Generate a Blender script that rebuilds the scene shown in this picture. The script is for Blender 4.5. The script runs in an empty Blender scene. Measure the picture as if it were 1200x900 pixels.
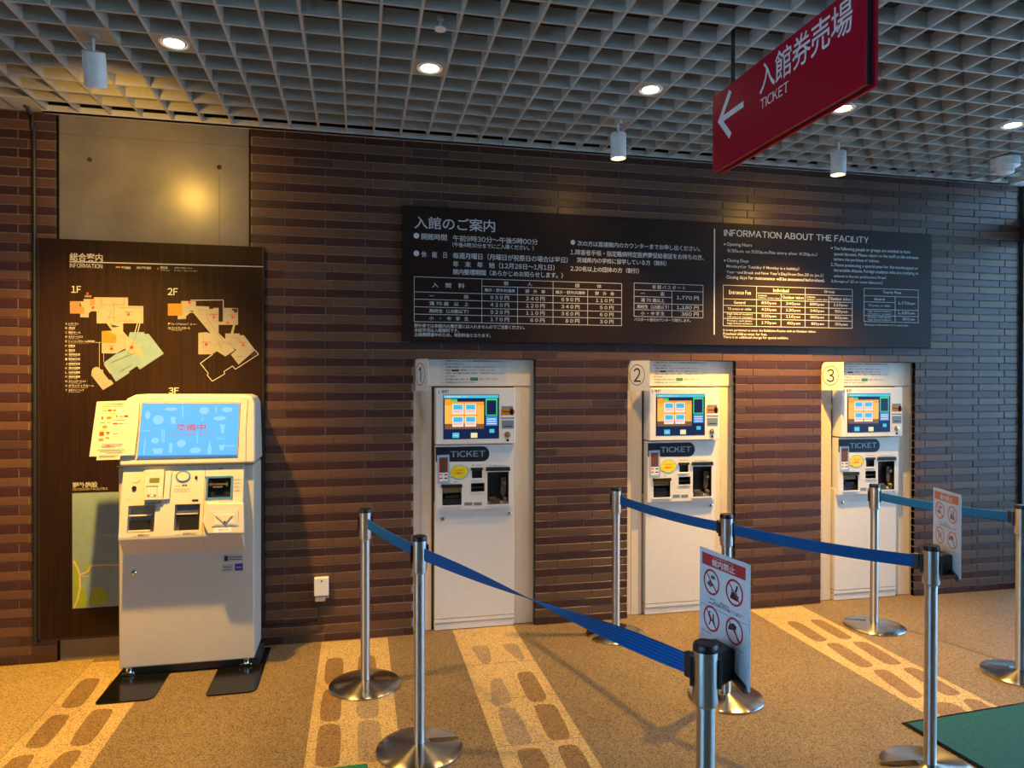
import bpy, math, random
from mathutils import Vector, Matrix
random.seed(7)
S = bpy.context.scene
COL = S.collection
V = Vector
# ------------------------------------------------------------------ camera
CAM_F, CAM_YAW, CAM_PITCH, CAM_ROLL, CAM_D, EYE = 815.92, 0.216662, 0.0063708, 0.0017201, 4.392284, 1.6
CEIL = 3.099
_cy, _sy = math.cos(CAM_YAW), math.sin(CAM_YAW)
_f = V((_sy, _cy, 0)); _r = V((_cy, -_sy, 0)); _u = V((0, 0, 1))
_f2 = _f*math.cos(CAM_PITCH) - _u*math.sin(CAM_PITCH); _u2 = _u*math.cos(CAM_PITCH) + _f*math.sin(CAM_PITCH)
_r3 = _r*math.cos(CAM_ROLL) + _u2*math.sin(CAM_ROLL); _u3 = -_r*math.sin(CAM_ROLL) + _u2*math.cos(CAM_ROLL)
CPOS = V((0, -CAM_D, EYE))
cd = bpy.data.cameras.new('camera'); cam = bpy.data.objects.new('camera', cd); COL.objects.link(cam)
cd.sensor_width = 36; cd.lens = CAM_F/1200*36; cd.clip_start = 0.05
cam.matrix_world = Matrix((( _r3.x, _u3.x, -_f2.x, CPOS.x), (_r3.y, _u3.y, -_f2.y, CPOS.y), (_r3.z, _u3.z, -_f2.z, CPOS.z), (0, 0, 0, 1)))
S.camera = cam
# ------------------------------------------------------------------ exposure, world, light levels
S.view_settings.view_transform = 'Standard'; S.view_settings.look = 'None'; S.view_settings.gamma = 1
S.view_settings.use_curve_mapping = False
S.view_settings.exposure = 0.0
WORLD_STRENGTH = 7.2
WARM = (1.0, 0.56, 0.09)
SPOT_W = {'left': 640, 'mid': 100, 'right': 620}
DOWN_W = 50
SPILL_W = {'l': 36, 'm': 2, 'r': 8}
w = bpy.data.worlds.new('world'); S.world = w; w.use_nodes = True
nt = w.node_tree; bg = nt.nodes['Background']
bg.inputs[0].default_value = (0.36, 0.64, 1.0, 1); bg.inputs[1].default_value = WORLD_STRENGTH

# ------------------------------------------------------------------ materials
def _mat(name):
    m = bpy.data.materials.new(name); m.use_nodes = True
    return m, m.node_tree.nodes, m.node_tree.links, m.node_tree.nodes['Principled BSDF']
def pm(name, col, rough=0.5, metal=0.0, noise=0.06, scale=30, bump=0.0, spec=0.5, coat=0.0):
    """procedural paint / plastic / metal with faint mottling"""
    m, N, L, b = _mat(name)
    b.inputs['Roughness'].default_value = rough; b.inputs['Metallic'].default_value = metal
    b.inputs['Specular IOR Level'].default_value = spec
    b.inputs['Coat Weight'].default_value = coat
    t = N.new('ShaderNodeTexCoord'); n = N.new('ShaderNodeTexNoise'); n.inputs['Scale'].default_value = scale; n.inputs['Detail'].default_value = 3
    L.new(t.outputs['Object'], n.inputs['Vector'])
    r = N.new('ShaderNodeValToRGB'); L.new(n.outputs['Fac'], r.inputs[0])
    r.color_ramp.elements[0].position = .3; r.color_ramp.elements[1].position = .7
    r.color_ramp.elements[0].color = [max(0, c*(1-noise)) for c in col]+[1]; r.color_ramp.elements[1].color = [min(1, c*(1+noise)) for c in col]+[1]
    L.new(r.outputs[0], b.inputs['Base Color'])
    if bump:
        bp = N.new('ShaderNodeBump'); bp.inputs['Strength'].default_value = bump; bp.inputs['Distance'].default_value = .002
        L.new(n.outputs['Fac'], bp.inputs['Height']); L.new(bp.outputs[0], b.inputs['Normal'])
    return m
def em(name, col, strength=1.0):
    m, N, L, b = _mat(name)
    b.inputs['Base Color'].default_value = [c*.05 for c in col]+[1]
    b.inputs['Emission Color'].default_value = list(col)+[1]; b.inputs['Emission Strength'].default_value = strength
    b.inputs['Roughness'].default_value = .35
    return m
def mat_brick():
    m, N, L, b = _mat('brick')
    a = N.new('ShaderNodeAttribute'); a.attribute_name = 'tone'
    t = N.new('ShaderNodeTexCoord'); mp = N.new('ShaderNodeMapping'); mp.inputs['Scale'].default_value = (4, 4, 40)
    n = N.new('ShaderNodeTexNoise'); n.inputs['Scale'].default_value = 9; n.inputs['Detail'].default_value = 6
    L.new(t.outputs['Object'], mp.inputs[0]); L.new(mp.outputs[0], n.inputs['Vector'])
    r = N.new('ShaderNodeMapRange'); r.inputs[1].default_value = .3; r.inputs[2].default_value = .7; r.inputs[3].default_value = .8; r.inputs[4].default_value = 1.2
    L.new(n.outputs['Fac'], r.inputs[0])
    x = N.new('ShaderNodeMix'); x.data_type = 'RGBA'; x.blend_type = 'MULTIPLY'; x.inputs[0].default_value = 1
    L.new(a.outputs['Color'], x.inputs[6]); L.new(r.outputs[0], x.inputs[7]); L.new(x.outputs[2], b.inputs['Base Color'])
    b.inputs['Roughness'].default_value = .36
    bp = N.new('ShaderNodeBump'); bp.inputs['Strength'].default_value = .25; bp.inputs['Distance'].default_value = .002
    L.new(n.outputs['Fac'], bp.inputs['Height']); L.new(bp.outputs[0], b.inputs['Normal'])
    return m
def mat_wood(name, c0, c1, rough=.5, vert=True):
    m, N, L, b = _mat(name); b.inputs['Specular IOR Level'].default_value = .2
    t = N.new('ShaderNodeTexCoord'); mp = N.new('ShaderNodeMapping'); mp.inputs['Scale'].default_value = (45, 45, 1.2) if vert else (1.2, 45, 60)
    n = N.new('ShaderNodeTexNoise'); n.inputs['Scale'].default_value = 2.2; n.inputs['Detail'].default_value = 5; n.inputs['Distortion'].default_value = .6
    L.new(t.outputs['Object'], mp.inputs[0]); L.new(mp.outputs[0], n.inputs['Vector'])
    r = N.new('ShaderNodeValToRGB'); r.color_ramp.elements[0].position = .32; r.color_ramp.elements[1].position = .72
    r.color_ramp.elements[0].color = list(c0)+[1]; r.color_ramp.elements[1].color = list(c1)+[1]
    L.new(n.outputs['Fac'], r.inputs[0]); L.new(r.outputs[0], b.inputs['Base Color']); b.inputs['Roughness'].default_value = rough
    return m
def mat_speckle(name, base, dark, light, scale=240, rough=.75):
    m, N, L, b = _mat(name)
    t = N.new('ShaderNodeTexCoord')
    n = N.new('ShaderNodeTexVoronoi'); n.inputs['Scale'].default_value = scale
    L.new(t.outputs['Object'], n.inputs['Vector'])
    sx = N.new('ShaderNodeSeparateColor'); L.new(n.outputs['Color'], sx.inputs[0])
    r = N.new('ShaderNodeValToRGB'); r.color_ramp.interpolation = 'CONSTANT'
    e = r.color_ramp.elements; e[0].position = 0; e[0].color = list(dark)+[1]; e[1].position = .22; e[1].color = list(base)+[1]
    k = e.new(.62); k.color = [c*1.16 for c in base]+[1]; k = e.new(.85); k.color = list(light)+[1]
    L.new(sx.outputs[0], r.inputs[0])
    n2 = N.new('ShaderNodeTexNoise'); n2.inputs['Scale'].default_value = 1.7; n2.inputs['Detail'].default_value = 5
    L.new(t.outputs['Object'], n2.inputs['Vector'])
    mr = N.new('ShaderNodeMapRange'); mr.inputs[1].default_value = .3; mr.inputs[2].default_value = .7; mr.inputs[3].default_value = .86; mr.inputs[4].default_value = 1.12
    L.new(n2.outputs['Fac'], mr.inputs[0])
    x = N.new('ShaderNodeMix'); x.data_type = 'RGBA'; x.blend_type = 'MULTIPLY'; x.inputs[0].default_value = 1
    L.new(r.outputs[0], x.inputs[6]); L.new(mr.outputs[0], x.inputs[7]); L.new(x.outputs[2], b.inputs['Base Color'])
    b.inputs['Roughness'].default_value = rough
    bp = N.new('ShaderNodeBump'); bp.inputs['Strength'].default_value = .35; bp.inputs['Distance'].default_value = .002
    L.new(n.outputs['Distance'], bp.inputs['Height']); L.new(bp.outputs[0], b.inputs['Normal'])
    return m
def mat_steel(name, col=(.62, .6, .57), rough=.24, radial=False):
    m, N, L, b = _mat(name)
    b.inputs['Base Color'].default_value = list(col)+[1]; b.inputs['Metallic'].default_value = 1; b.inputs['Roughness'].default_value = rough
    t = N.new('ShaderNodeTexCoord'); mp = N.new('ShaderNodeMapping'); mp.inputs['Scale'].default_value = (2, 2, 260) if not radial else (90, 90, 90)
    n = N.new('ShaderNodeTexNoise'); n.inputs['Scale'].default_value = 3
    L.new(t.outputs['Object'], mp.inputs[0]); L.new(mp.outputs[0], n.inputs['Vector'])
    r = N.new('ShaderNodeMapRange'); r.inputs[3].default_value = rough*.75; r.inputs[4].default_value = rough*1.3
    L.new(n.outputs['Fac'], r.inputs[0]); L.new(r.outputs[0], b.inputs['Roughness'])
    if radial:
        b.inputs['Anisotropic'].default_value = .9; b.inputs['Anisotropic Rotation'].default_value = .25
        tg = N.new('ShaderNodeTangent'); tg.direction_type = 'RADIAL'; tg.axis = 'Z'; L.new(tg.outputs[0], b.inputs['Tangent'])
    return m
def mat_glass(name):
    m, N, L, b = _mat(name)
    tr = N.new('ShaderNodeBsdfTransparent'); tr.inputs[0].default_value = (.9, .96, .97, 1)
    gl = N.new('ShaderNodeBsdfGlossy'); gl.inputs['Roughness'].default_value = .02
    fr = N.new('ShaderNodeFresnel'); fr.inputs[0].default_value = 1.45
    mx = N.new('ShaderNodeMixShader'); L.new(fr.outputs[0], mx.inputs[0]); L.new(tr.outputs[0], mx.inputs[1]); L.new(gl.outputs[0], mx.inputs[2])
    L.new(mx.outputs[0], N['Material Output'].inputs[0])
    return m
M = dict(
    brick=mat_brick(), mortar=pm('mortar', (.27, .235, .2), .85, noise=.15, scale=60, bump=.3),
    concrete=pm('concrete', (.21, .185, .15), .3, noise=.16, scale=5, bump=.15),
    hole=pm('tie_hole', (.05, .045, .04), .8),
    floor=mat_speckle('aggregate_floor', (.185, .12, .056), (.068, .043, .022), (.29, .2, .105)),
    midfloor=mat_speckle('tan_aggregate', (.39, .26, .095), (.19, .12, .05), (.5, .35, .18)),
    strip=mat_speckle('pale_aggregate', (.46, .31, .13), (.2, .13, .05), (.6, .43, .21)),
    patch=mat_speckle('brown_aggregate', (.205, .115, .042), (.095, .05, .02), (.31, .18, .075)),
    patch2=mat_speckle('grey_brown_aggregate', (.275, .192, .115), (.13, .085, .05), (.39, .28, .175)),
    joint=pm('joint', (.17, .12, .08), .9),
    lattice=pm('lattice_paint', (.5, .47, .43), .5, noise=.05), slab=pm('plenum_black', (.012, .012, .014), .9),
    trim=pm('trim_white', (.62, .6, .57), .45), dark=pm('dark_metal', (.02, .02, .022), .4),
    wallbounce=pm('wall_paint_bounce', (.45, .43, .4), .7),  # lightened so the unseen left wall bounces light
    wallblocker=pm('blocker_paint_brown', (.1, .08, .065), .7),
    wood=mat_wood('walnut_board', (.0135, .0054, .0019), (.031, .0122, .0042)),
    signwood=mat_wood('dark_brown_board', (.019, .009, .007), (.026, .0125, .0095), .5, False),
    edge=pm('board_edge', (.02, .011, .006), .45),
    silver=pm('silver_lettering', (.62, .64, .65), .6, spec=.15), white=pm('white_lettering', (.6, .58, .54), .6, spec=.15),
    cream=pm('map_cream', (.33, .3, .24), .6, spec=.15), orange=pm('map_orange', (.5, .19, .03), .6, spec=.15), peach=pm('map_peach', (.5, .19, .08), .6, spec=.15),
    mapblue=pm('map_blue', (.2, .3, .36), .6, spec=.15), mapblue2=pm('map_pale_blue', (.27, .39, .44), .6, spec=.15), green=pm('map_green', (.3, .44, .03), .5), road=pm('map_road', (.75, .58, .3), .5),
    redmark=pm('red_mark', (.65, .03, .02), .5), black=pm('black_plastic', (.012, .012, .013), .38), blackmat=pm('black_print', (.02, .02, .02), .6),
    kbody=pm('kiosk_enamel', (.6, .545, .46), .38, noise=.02), ktrim=pm('kiosk_enamel_side', (.62, .62, .6), .35, noise=.02),
    kgrey=pm('kiosk_tray', (.38, .34, .29), .45), seam=pm('seam', (.08, .075, .07), .6),
    ivory=pm('machine_ivory', (.76, .72, .67), .4, noise=.02), jamb=pm('jamb_cream', (.74, .65, .54), .5, noise=.03), groove=pm('groove_ochre', (.2, .125, .03), .6),
    paper=pm('paper', (.78, .76, .74), .6, noise=.015), clear=pm('notice_paper', (.64, .6, .55), .5, noise=.015),
    navy=pm('ticket_navy', (.012, .016, .026), .35), greyblue=pm('label_grey_blue', (.17, .22, .27), .5), skyblue=pm('sticker_blue', (.22, .5, .68), .45),
    yellow=pm('sticker_yellow', (.85, .66, .01), .45), pink=pm('sticker_pink', (.75, .3, .27), .45), photo=pm('sticker_photo', (.12, .05, .035), .4, noise=.9, scale=220),
    copper=pm('copper_flap', (.55, .3, .14), .25, .8), chrome=pm('chrome', (.8, .8, .8), .12, 1.0, .02),
    mech=pm('coin_mechanism', (.22, .17, .13), .3, .6, .4, 60), brass=pm('brass', (.6, .47, .28), .25, .8),
    steel=mat_steel('brushed_steel', (.56, .55, .54), .36, True), steelbase=mat_steel('spun_steel', (.46, .44, .41), .24, True),
    belt=None, red=pm('sign_red', (.36, .0, .017), .5, noise=.03, spec=.25), reddark=pm('sign_red_edge', (.3, .01, .015), .4),
    tealmat=pm('teal_mat', (.0, .07, .08), .95, noise=.35, scale=160, bump=.8), greenmat=pm('green_mat', (.0, .16, .07), .95, noise=.3, scale=160, bump=.8), rubber=pm('black_rubber', (.006, .006, .006), .14),
    lamp=em('lamp_glow', (1, .86, .6), 14), lampwarm=em('lamp_glow_warm', (1, .72, .28), 9), fixture=pm('fixture_white', (.8, .78, .75), .35), plate=pm('fixture_plate', (.42, .36, .3), .4),
    glass=mat_glass('pane_glass'),
    scr_sky=em('screen_sky', (.14, .54, .98), .98), scr_pale=em('screen_pale', (.3, .7, 1), .98), scr_red=em('screen_red', (.85, .12, .2), .8), scr_line=em('screen_blue_line', (.08, .3, .75), .8),
    scr_navy=em('screen_navy', (.008, .02, .09), .7), scr_or=em('screen_orange', (1, .36, .02), .95), scr_or2=em('screen_yellow_orange', (1, .5, .08), 1), scr_br=em('screen_brown', (.3, .13, .06), .7), scr_w=em('screen_white', (1, .9, .86), .9),
    scr_cy=em('screen_cyan', (.08, .6, .85), .9), scr_gr=em('screen_green', (.06, .7, .2), .9), scr_bl=em('screen_blue', (.04, .3, .8), .9), scr_ye=em('screen_yellow', (1, .85, .45), .9), scr_pk=em('screen_pink', (1, .55, .65), .9),
    lcd=pm('lcd_olive', (.16, .17, .03), .3), keyred=pm('key_red', (.7, .05, .03), .4), keygreen=pm('key_green', (.05, .35, .12), .4), kblue=pm('kiosk_blue', (.05, .2, .42), .35), kdblue=pm('kiosk_navy', (.02, .05, .12), .4),
    stblue=pm('sticker_navy', (.02, .04, .35), .4), stgrey=pm('sticker_grey', (.45, .43, .41), .5), signorange=pm('sign_orange', (.75, .2, .08), .5), signred=pm('prohibition_red', (.55, .03, .04), .5), signgreen=pm('marker_green', (.02, .2, .1), .6),
    signwhite=pm('reflective_white', (.72, .73, .72), .5), tabletter=pm('tab_lettering', (.36, .42, .47), .45),
    signpaper=pm('sign_white', (.7, .73, .77), .14, noise=.015))
def mat_belt():
    m, N, L, b = _mat('belt_webbing'); b.inputs['Roughness'].default_value = .7; b.inputs['Specular IOR Level'].default_value = .15
    uv = N.new('ShaderNodeAttribute'); uv.attribute_name = 'across'
    mt = N.new('ShaderNodeMath'); mt.operation = 'MULTIPLY'; mt.inputs[1].default_value = 6*2*math.pi; L.new(uv.outputs['Fac'], mt.inputs[0])
    sn = N.new('ShaderNodeMath'); sn.operation = 'SINE'; L.new(mt.outputs[0], sn.inputs[0])
    r = N.new('ShaderNodeValToRGB'); L.new(sn.outputs[0], r.inputs[0])
    r.color_ramp.elements[0].color = (.012, .13, .43, 1); r.color_ramp.elements[1].color = (.004, .055, .24, 1)
    r.color_ramp.elements[0].position = .35; r.color_ramp.elements[1].position = .9
    L.new(r.outputs[0], b.inputs['Base Color'])
    return m
M['belt'] = mat_belt()

# ------------------------------------------------------------------ survey helpers: planes of the place seen from the tripod
def ray(u, v): return _f2*CAM_F + _r3*(u-600) - _u3*(v-450)
class Plane:
    def __init__(s, p, n, R=(1, 0, 0)):
        s.p = V(p); s.n = V(n).normalized(); s.R = V(R).normalized(); s.U = s.R.cross(-s.n).normalized()
        if s.U.z < 0: s.U = -s.U
    def at(s, u, v):
        d = ray(u, v); return CPOS + d*((s.p-CPOS).dot(s.n)/d.dot(s.n))
    def off(s, d): return Plane(s.p+s.n*d, s.n, s.R)
def wallp(y): return Plane((0, y, 0), (0, -1, 0))
FLOORP = Plane((0, 0, 0), (0, 0, 1))
def floor_at(u, v, z=0): 
    d = ray(u, v); return CPOS + d*((z-EYE)/d.z)
def depth_at(u, v, d): return CPOS + ray(u, v)*(d/CAM_F)

# ------------------------------------------------------------------ mesh builder
ORG = {}
class MB:
    def __init__(s): s.v = []; s.f = []; s.m = []; s.c = []; s.sm = []
    def add(s, vs, fs, mi=0, col=None, smooth=False):
        o = len(s.v); s.v += [V(a) for a in vs]
        for f in fs: s.f.append([o+i for i in f]); s.m.append(mi); s.c.append(col); s.sm.append(smooth)
        return s
    def box(s, a, b, mi=0, col=None):
        (x0, y0, z0), (x1, y1, z1) = a, b
        return s.add([(x0, y0, z0), (x1, y0, z0), (x1, y1, z0), (x0, y1, z0), (x0, y0, z1), (x1, y0, z1), (x1, y1, z1), (x0, y1, z1)],
                     [(0, 3, 2, 1), (4, 5, 6, 7), (0, 1, 5, 4), (1, 2, 6, 5), (2, 3, 7, 6), (3, 0, 4, 7)], mi, col)
    def prism(s, front, back, mi=0, smooth_side=False):
        """front polygon and matching back polygon (lists of points)"""
        front = [V(p) for p in front]; back = [V(p) for p in back]
        n = len(front); nn = V((0, 0, 0)); c = sum(front, V((0, 0, 0)))/n
        for i in range(n): nn += (front[i]-c).cross(front[(i+1) % n]-c)
        if nn.dot(c-sum(back, V((0, 0, 0)))/n) < 0: front.reverse(); back.reverse()
        s.add(front+back, [list(range(n)), list(range(2*n-1, n-1, -1))], mi)
        o = len(s.v)-2*n
        for i in range(n):
            j = (i+1) % n; s.f.append([o+i, o+n+i, o+n+j, o+j]); s.m.append(mi); s.c.append(None); s.sm.append(smooth_side)
        return s
    def slab(s, pts, n, t, mi=0, smooth_side=False):
        n = V(n); return s.prism([V(p)+n*t for p in pts], pts, mi, smooth_side)
    def lathe(s, prof, c=(0, 0, 0), seg=24, mi=0, axis=None):
        """prof: (r, h) list from bottom to top"""
        c = V(c); q = V((0, 0, 1)).rotation_difference(V(axis)) if axis is not None else None
        o = []; 
        for r, h in prof:
            for k in range(seg):
                a = 2*math.pi*k/seg; p = V((r*math.cos(a), r*math.sin(a), h)); o.append(c+(q @ p if q else p))
        fs = []
        for i in range(len(prof)-1):
            for k in range(seg):
                a, b = i*seg+k, i*seg+(k+1) % seg; fs.append((a, b, b+seg, a+seg))
        s.add(o, fs, mi, None, True)
        b = len(s.v)-len(o)
        if prof[0][0] > 1e-6: s.f.append([b+k for k in range(seg-1, -1, -1)]); s.m.append(mi); s.c.append(None); s.sm.append(False)
        if prof[-1][0] > 1e-6: s.f.append([b+(len(prof)-1)*seg+k for k in range(seg)]); s.m.append(mi); s.c.append(None); s.sm.append(False)
        return s
    def cyl(s, p0, p1, r, seg=16, mi=0):
        p0, p1 = V(p0), V(p1); return s.lathe([(r, 0), (r, (p1-p0).length)], p0, seg, mi, (p1-p0).normalized())
    def path(s, pts, r, seg=8, mi=0):
        pts = [V(p) for p in pts]; rings = []
        for i, p in enumerate(pts):
            t = (pts[min(i+1, len(pts)-1)]-pts[max(i-1, 0)]).normalized(); a = t.orthogonal() if abs(t.z) > .95 else t.cross(V((0, 0, 1))); a.normalize()
            if rings and False: pass
            b = t.cross(a); rings.append([p+(a*math.cos(2*math.pi*k/seg)+b*math.sin(2*math.pi*k/seg))*r for k in range(seg)])
        vs = [q for R in rings for q in R]; fs = [(i*seg+k, i*seg+(k+1) % seg, (i+1)*seg+(k+1) % seg, (i+1)*seg+k) for i in range(len(pts)-1) for k in range(seg)]
        fs += [list(range(seg-1, -1, -1)), [(len(pts)-1)*seg+k for k in range(seg)]]
        return s.add(vs, fs, mi, None, True)
    def build(s, name, mats, parent=None, bevel=0, seg=2, loc=None):
        if not isinstance(mats, (list, tuple)): mats = [mats]
        org = ORG.get(parent.name, V((0, 0, 0))) if parent else (V(loc) if loc else V((0, 0, 0)))
        me = bpy.data.meshes.new(name); me.from_pydata([tuple(p-org) for p in s.v], [], s.f)
        for m in mats: me.materials.append(m)
        me.polygons.foreach_set('material_index', s.m); me.polygons.foreach_set('use_smooth', s.sm)
        if any(c is not None for c in s.c):
            at = me.color_attributes.new('tone', 'FLOAT_COLOR', 'CORNER')
            for p in me.polygons:
                c = s.c[p.index] or (1, 1, 1)
                for li in p.loop_indices: at.data[li].color = (*c, 1)
        me.update(); me.validate()
        if any(s.sm): me.set_sharp_from_angle(angle=math.radians(38))
        o = bpy.data.objects.new(name, me); COL.objects.link(o)
        if parent: o.parent = parent; ORG[o.name] = org
        else:
            o.location = org; ORG[o.name] = org
        if bevel:
            b = o.modifiers.new('bevel', 'BEVEL'); b.width = bevel; b.segments = seg; b.limit_method = 'ANGLE'; b.angle_limit = math.radians(40)
        return o
def cut(o, cutter, mats):
    """carve a cutter mesh out of an object for good"""
    c = cutter.build('cutter', mats); c.location = V((0, 0, 0)) - ORG.get(o.name, V((0, 0, 0)))
    par = o.parent; o.parent = None
    b = o.modifiers.new('cut', 'BOOLEAN'); b.object = c; b.operation = 'DIFFERENCE'; b.solver = 'EXACT'; b.material_mode = 'TRANSFER'
    bpy.context.view_layer.update()
    me = bpy.data.meshes.new_from_object(o.evaluated_get(bpy.context.evaluated_depsgraph_get()))
    o.modifiers.clear(); me.name = o.name; o.data = me; o.parent = par
    bpy.data.objects.remove(c)
def tag(o, label=None, cat=None, group=None, kind=None):
    if label: o['label'] = label
    if cat: o['category'] = cat
    if group: o['group'] = group
    if kind: o['kind'] = kind
    return o
def empty(name, loc, label, cat, group=None, rz=0):
    o = bpy.data.objects.new(name, None); COL.objects.link(o); o.location = loc; o.rotation_euler = (0, 0, rz); o.empty_display_size = .1
    ORG[o.name] = V(loc); return tag(o, label, cat, group)
def copy_tree(o, parent=None):
    c = o.copy(); COL.objects.link(c)
    if parent: c.parent = parent
    for ch in list(o.children): copy_tree(ch, c)
    return c
def structure(o): o['kind'] = 'structure'; return o
# text -------------------------------------------------------------
_tc = {}
def _glyph(ch, bold):
    """outline of one character; Latin letters and digits in the even-stroked full-width cut"""
    k = (ch, bold)
    if k not in _tc:
        o_ = ord(ch[-1]); body = chr(o_+0xFEE0) if (0x21 <= o_ <= 0x7e and not ch.islower() and ch != 'I') else ch
        if ch.startswith('plain'): body = ch[5:]
        c = bpy.data.curves.new('t', 'FONT'); c.body = body; c.resolution_u = 3; c.offset = bold
        o = bpy.data.objects.new('t', c)
        me = bpy.data.meshes.new_from_object(o)
        vs = [tuple(v.co) for v in me.vertices]; fs = [tuple(p.vertices) for p in me.polygons]
        bpy.data.objects.remove(o); bpy.data.curves.remove(c); bpy.data.meshes.remove(me)
        xs = [v[0] for v in vs] or [0]
        _tc[k] = (vs, fs, min(xs), max(xs))
    return _tc[k]
EM = _glyph('口', 0)[3]*1.1
def glyphs(s, bold=0.0):
    k = (s, bold, 'line')
    if k not in _tc:
        V_ = []; F_ = []; pen = 0.0; low = any(q.islower() for q in s)
        for ch in s:
            if ch == ' ': pen += .28*EM; continue
            if ch == '　': pen += EM; continue
            vs, fs, a, b = _glyph(('plain'+ch) if low and ch.isupper() else ch, bold)
            if ord(ch) < 0x7f: dx = pen-a+.045*EM; pen += (b-a)+.09*EM
            else: dx = pen; pen += EM
            n = len(V_); V_ += [(x+dx, y, z) for x, y, z in vs]; F_ += [tuple(n+i for i in f) for f in fs]
        xs = [v[0] for v in V_]; ys = [v[1] for v in V_]
        _tc[k] = (V_, F_, min(xs), max(xs), min(ys), max(ys))
    return _tc[k]
def text3(mb, s, P0, R, U, W, H, mi=0, bold=0.0):
    vs, fs, a, b, c, d = glyphs(s, bold)
    mb.add([P0 + R*((x-a)/(b-a)*W) + U*((y-c)/(d-c)*H) for x, y, z in vs], fs, mi)
def crop(u0, v0, k): return lambda x, y: (u0+x/k, v0+y/k)
ID = lambda x, y: (x, y)
def T(mb, s, pl, C, x0, x1, yt, yb, mi=0, bold=0.0):
    a = pl.at(*C(x0, yb)); t = pl.at(*C(x0, yt)); b = pl.at(*C(x1, yb))
    text3(mb, s, a, pl.R, pl.U, (b-a).dot(pl.R), (t-a).dot(pl.U), mi, bold)
def poly(mb, pl, C, pts, t=.0006, mi=0): mb.slab([pl.at(*C(x, y)) for x, y in pts], pl.n, t, mi)
def rect(mb, pl, C, x0, y0, x1, y1, t=.0006, mi=0):
    """upright rectangle from its left side (x0) and top/bottom measured there"""
    a = pl.at(*C(x0, y0)); c = pl.at(*C(x0, y1)); b = pl.at(*C(x1, y0))
    W = pl.R*((b-a).dot(pl.R)); H = pl.U*((a-c).dot(pl.U)); p = c + pl.R*0
    mb.slab([p, p+W, p+W+H, p+H], pl.n, t, mi)
def ell(mb, pl, C, x, y, rx, ry, t=.0006, mi=0, n=20, ring=0):
    c = pl.at(*C(x, y)); a = (pl.at(*C(x+rx, y))-c).dot(pl.R); b = (pl.at(*C(x, y-ry))-c).dot(pl.U)
    pts = [c+pl.R*(a*math.cos(2*math.pi*k/n))+pl.U*(b*math.sin(2*math.pi*k/n)) for k in range(n)]
    if not ring: mb.slab(pts, pl.n, t, mi, True)
    else:
        inn = [c+(p-c)*(1-ring) for p in pts]; 
        up = pl.n*t
        vs = [p+up for p in pts]+[p+up for p in inn]+pts+inn
        mb.add(vs, [(k, (k+1) % n, n+(k+1) % n, n+k) for k in range(n)]+[(2*n+k, 2*n+(k+1) % n, (k+1) % n, k) for k in range(n)]+[(n+k, n+(k+1) % n, 3*n+(k+1) % n, 3*n+k) for k in range(n)], mi)
def line3(mb, a, b, n, w, t=.0006, mi=0):
    d = (b-a).normalized(); s = d.cross(V(n)).normalized()*(w/2)
    mb.slab([a-s, b-s, b+s, a+s], n, t, mi)
def line(mb, pl, C, pts, w=.002, mi=0, t=.0006):
    q = [pl.at(*C(x, y)) for x, y in pts]
    for a, b in zip(q, q[1:]): line3(mb, a, b, pl.n, w, t, mi)

# ================================================================== STRUCTURE
OPEN = [(.335, 1.122), (1.76, 2.557), (3.233, 4.02)]
OZ = 1.7325
mb = MB(); PITCH = .0525; BL = .2365; GAP = .0045
segs_low = []; segs_high = []
def brick_rows(x_lo, x_hi, openings):
    n = 0
    for r in range(59):
        z0 = r*PITCH; z1 = z0+PITCH-GAP
        iv = [(x_lo, x_hi)]
        if z1 < OZ+.01:
            for a, b in openings:
                iv = [q for (p0, p1) in iv for q in (((p0, p1),) if p1 <= a or p0 >= b else ((p0, a), (b, p1))) if q[1]-q[0] > .012]
        light = (r % 2 == 1); sh = .09 if light else .04
        for p0, p1 in iv:
            k = math.floor((p0-sh)/BL)
            while True:
                a = k*BL+sh; b = a+BL-GAP; k += 1
                if a >= p1: break
                a, b = max(a, p0), min(b, p1)
                if b-a < .014: continue
                t = random.uniform(.92, 1.08)
                base = (.128, .061, .034) if light else (.056, .0205, .0165)
                if random.random() < .05: base = (.075, .038, .026)
                c = tuple(q*t for q in base); y = -.006 + random.uniform(-.0012, .0012)
                e = .0022
                mb.add([(a, .03, z0), (b, .03, z0), (b, .03, z1), (a, .03, z1), (a, y+e, z0), (b, y+e, z0), (b, y+e, z1), (a, y+e, z1),
                        (a+e, y, z0+e), (b-e, y, z0+e), (b-e, y, z1-e), (a+e, y, z1-e)],
                       [(4, 5, 9, 8), (5, 6, 10, 9), (6, 7, 11, 10), (7, 4, 8, 11), (8, 9, 10, 11), (0, 1, 5, 4), (1, 2, 6, 5), (2, 3, 7, 6), (3, 0, 4, 7)], 0, c)
brick_rows(-5, -1.665, []); brick_rows(-.628, 4.955, OPEN)
CW = (.3, .27, .24)
def backing(x0, x1, z0, z1): mb.box((x0, 0, z0), (x1, .1, z1), 1, (1, 1, 1))
backing(-5, -1.665, 0, 3.13)
xs = [-.628]+[q for o in OPEN for q in o]+[4.955]
for i in range(0, len(xs), 2): backing(xs[i], xs[i+1], 0, OZ)
backing(-.628, 4.955, OZ, 3.13)
mb.box((-.628, .1, 0), (4.955, .14, 3.13), 1, (1, 1, 1))
structure(mb.build('wall_back', [M['brick'], M['mortar']]))
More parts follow.
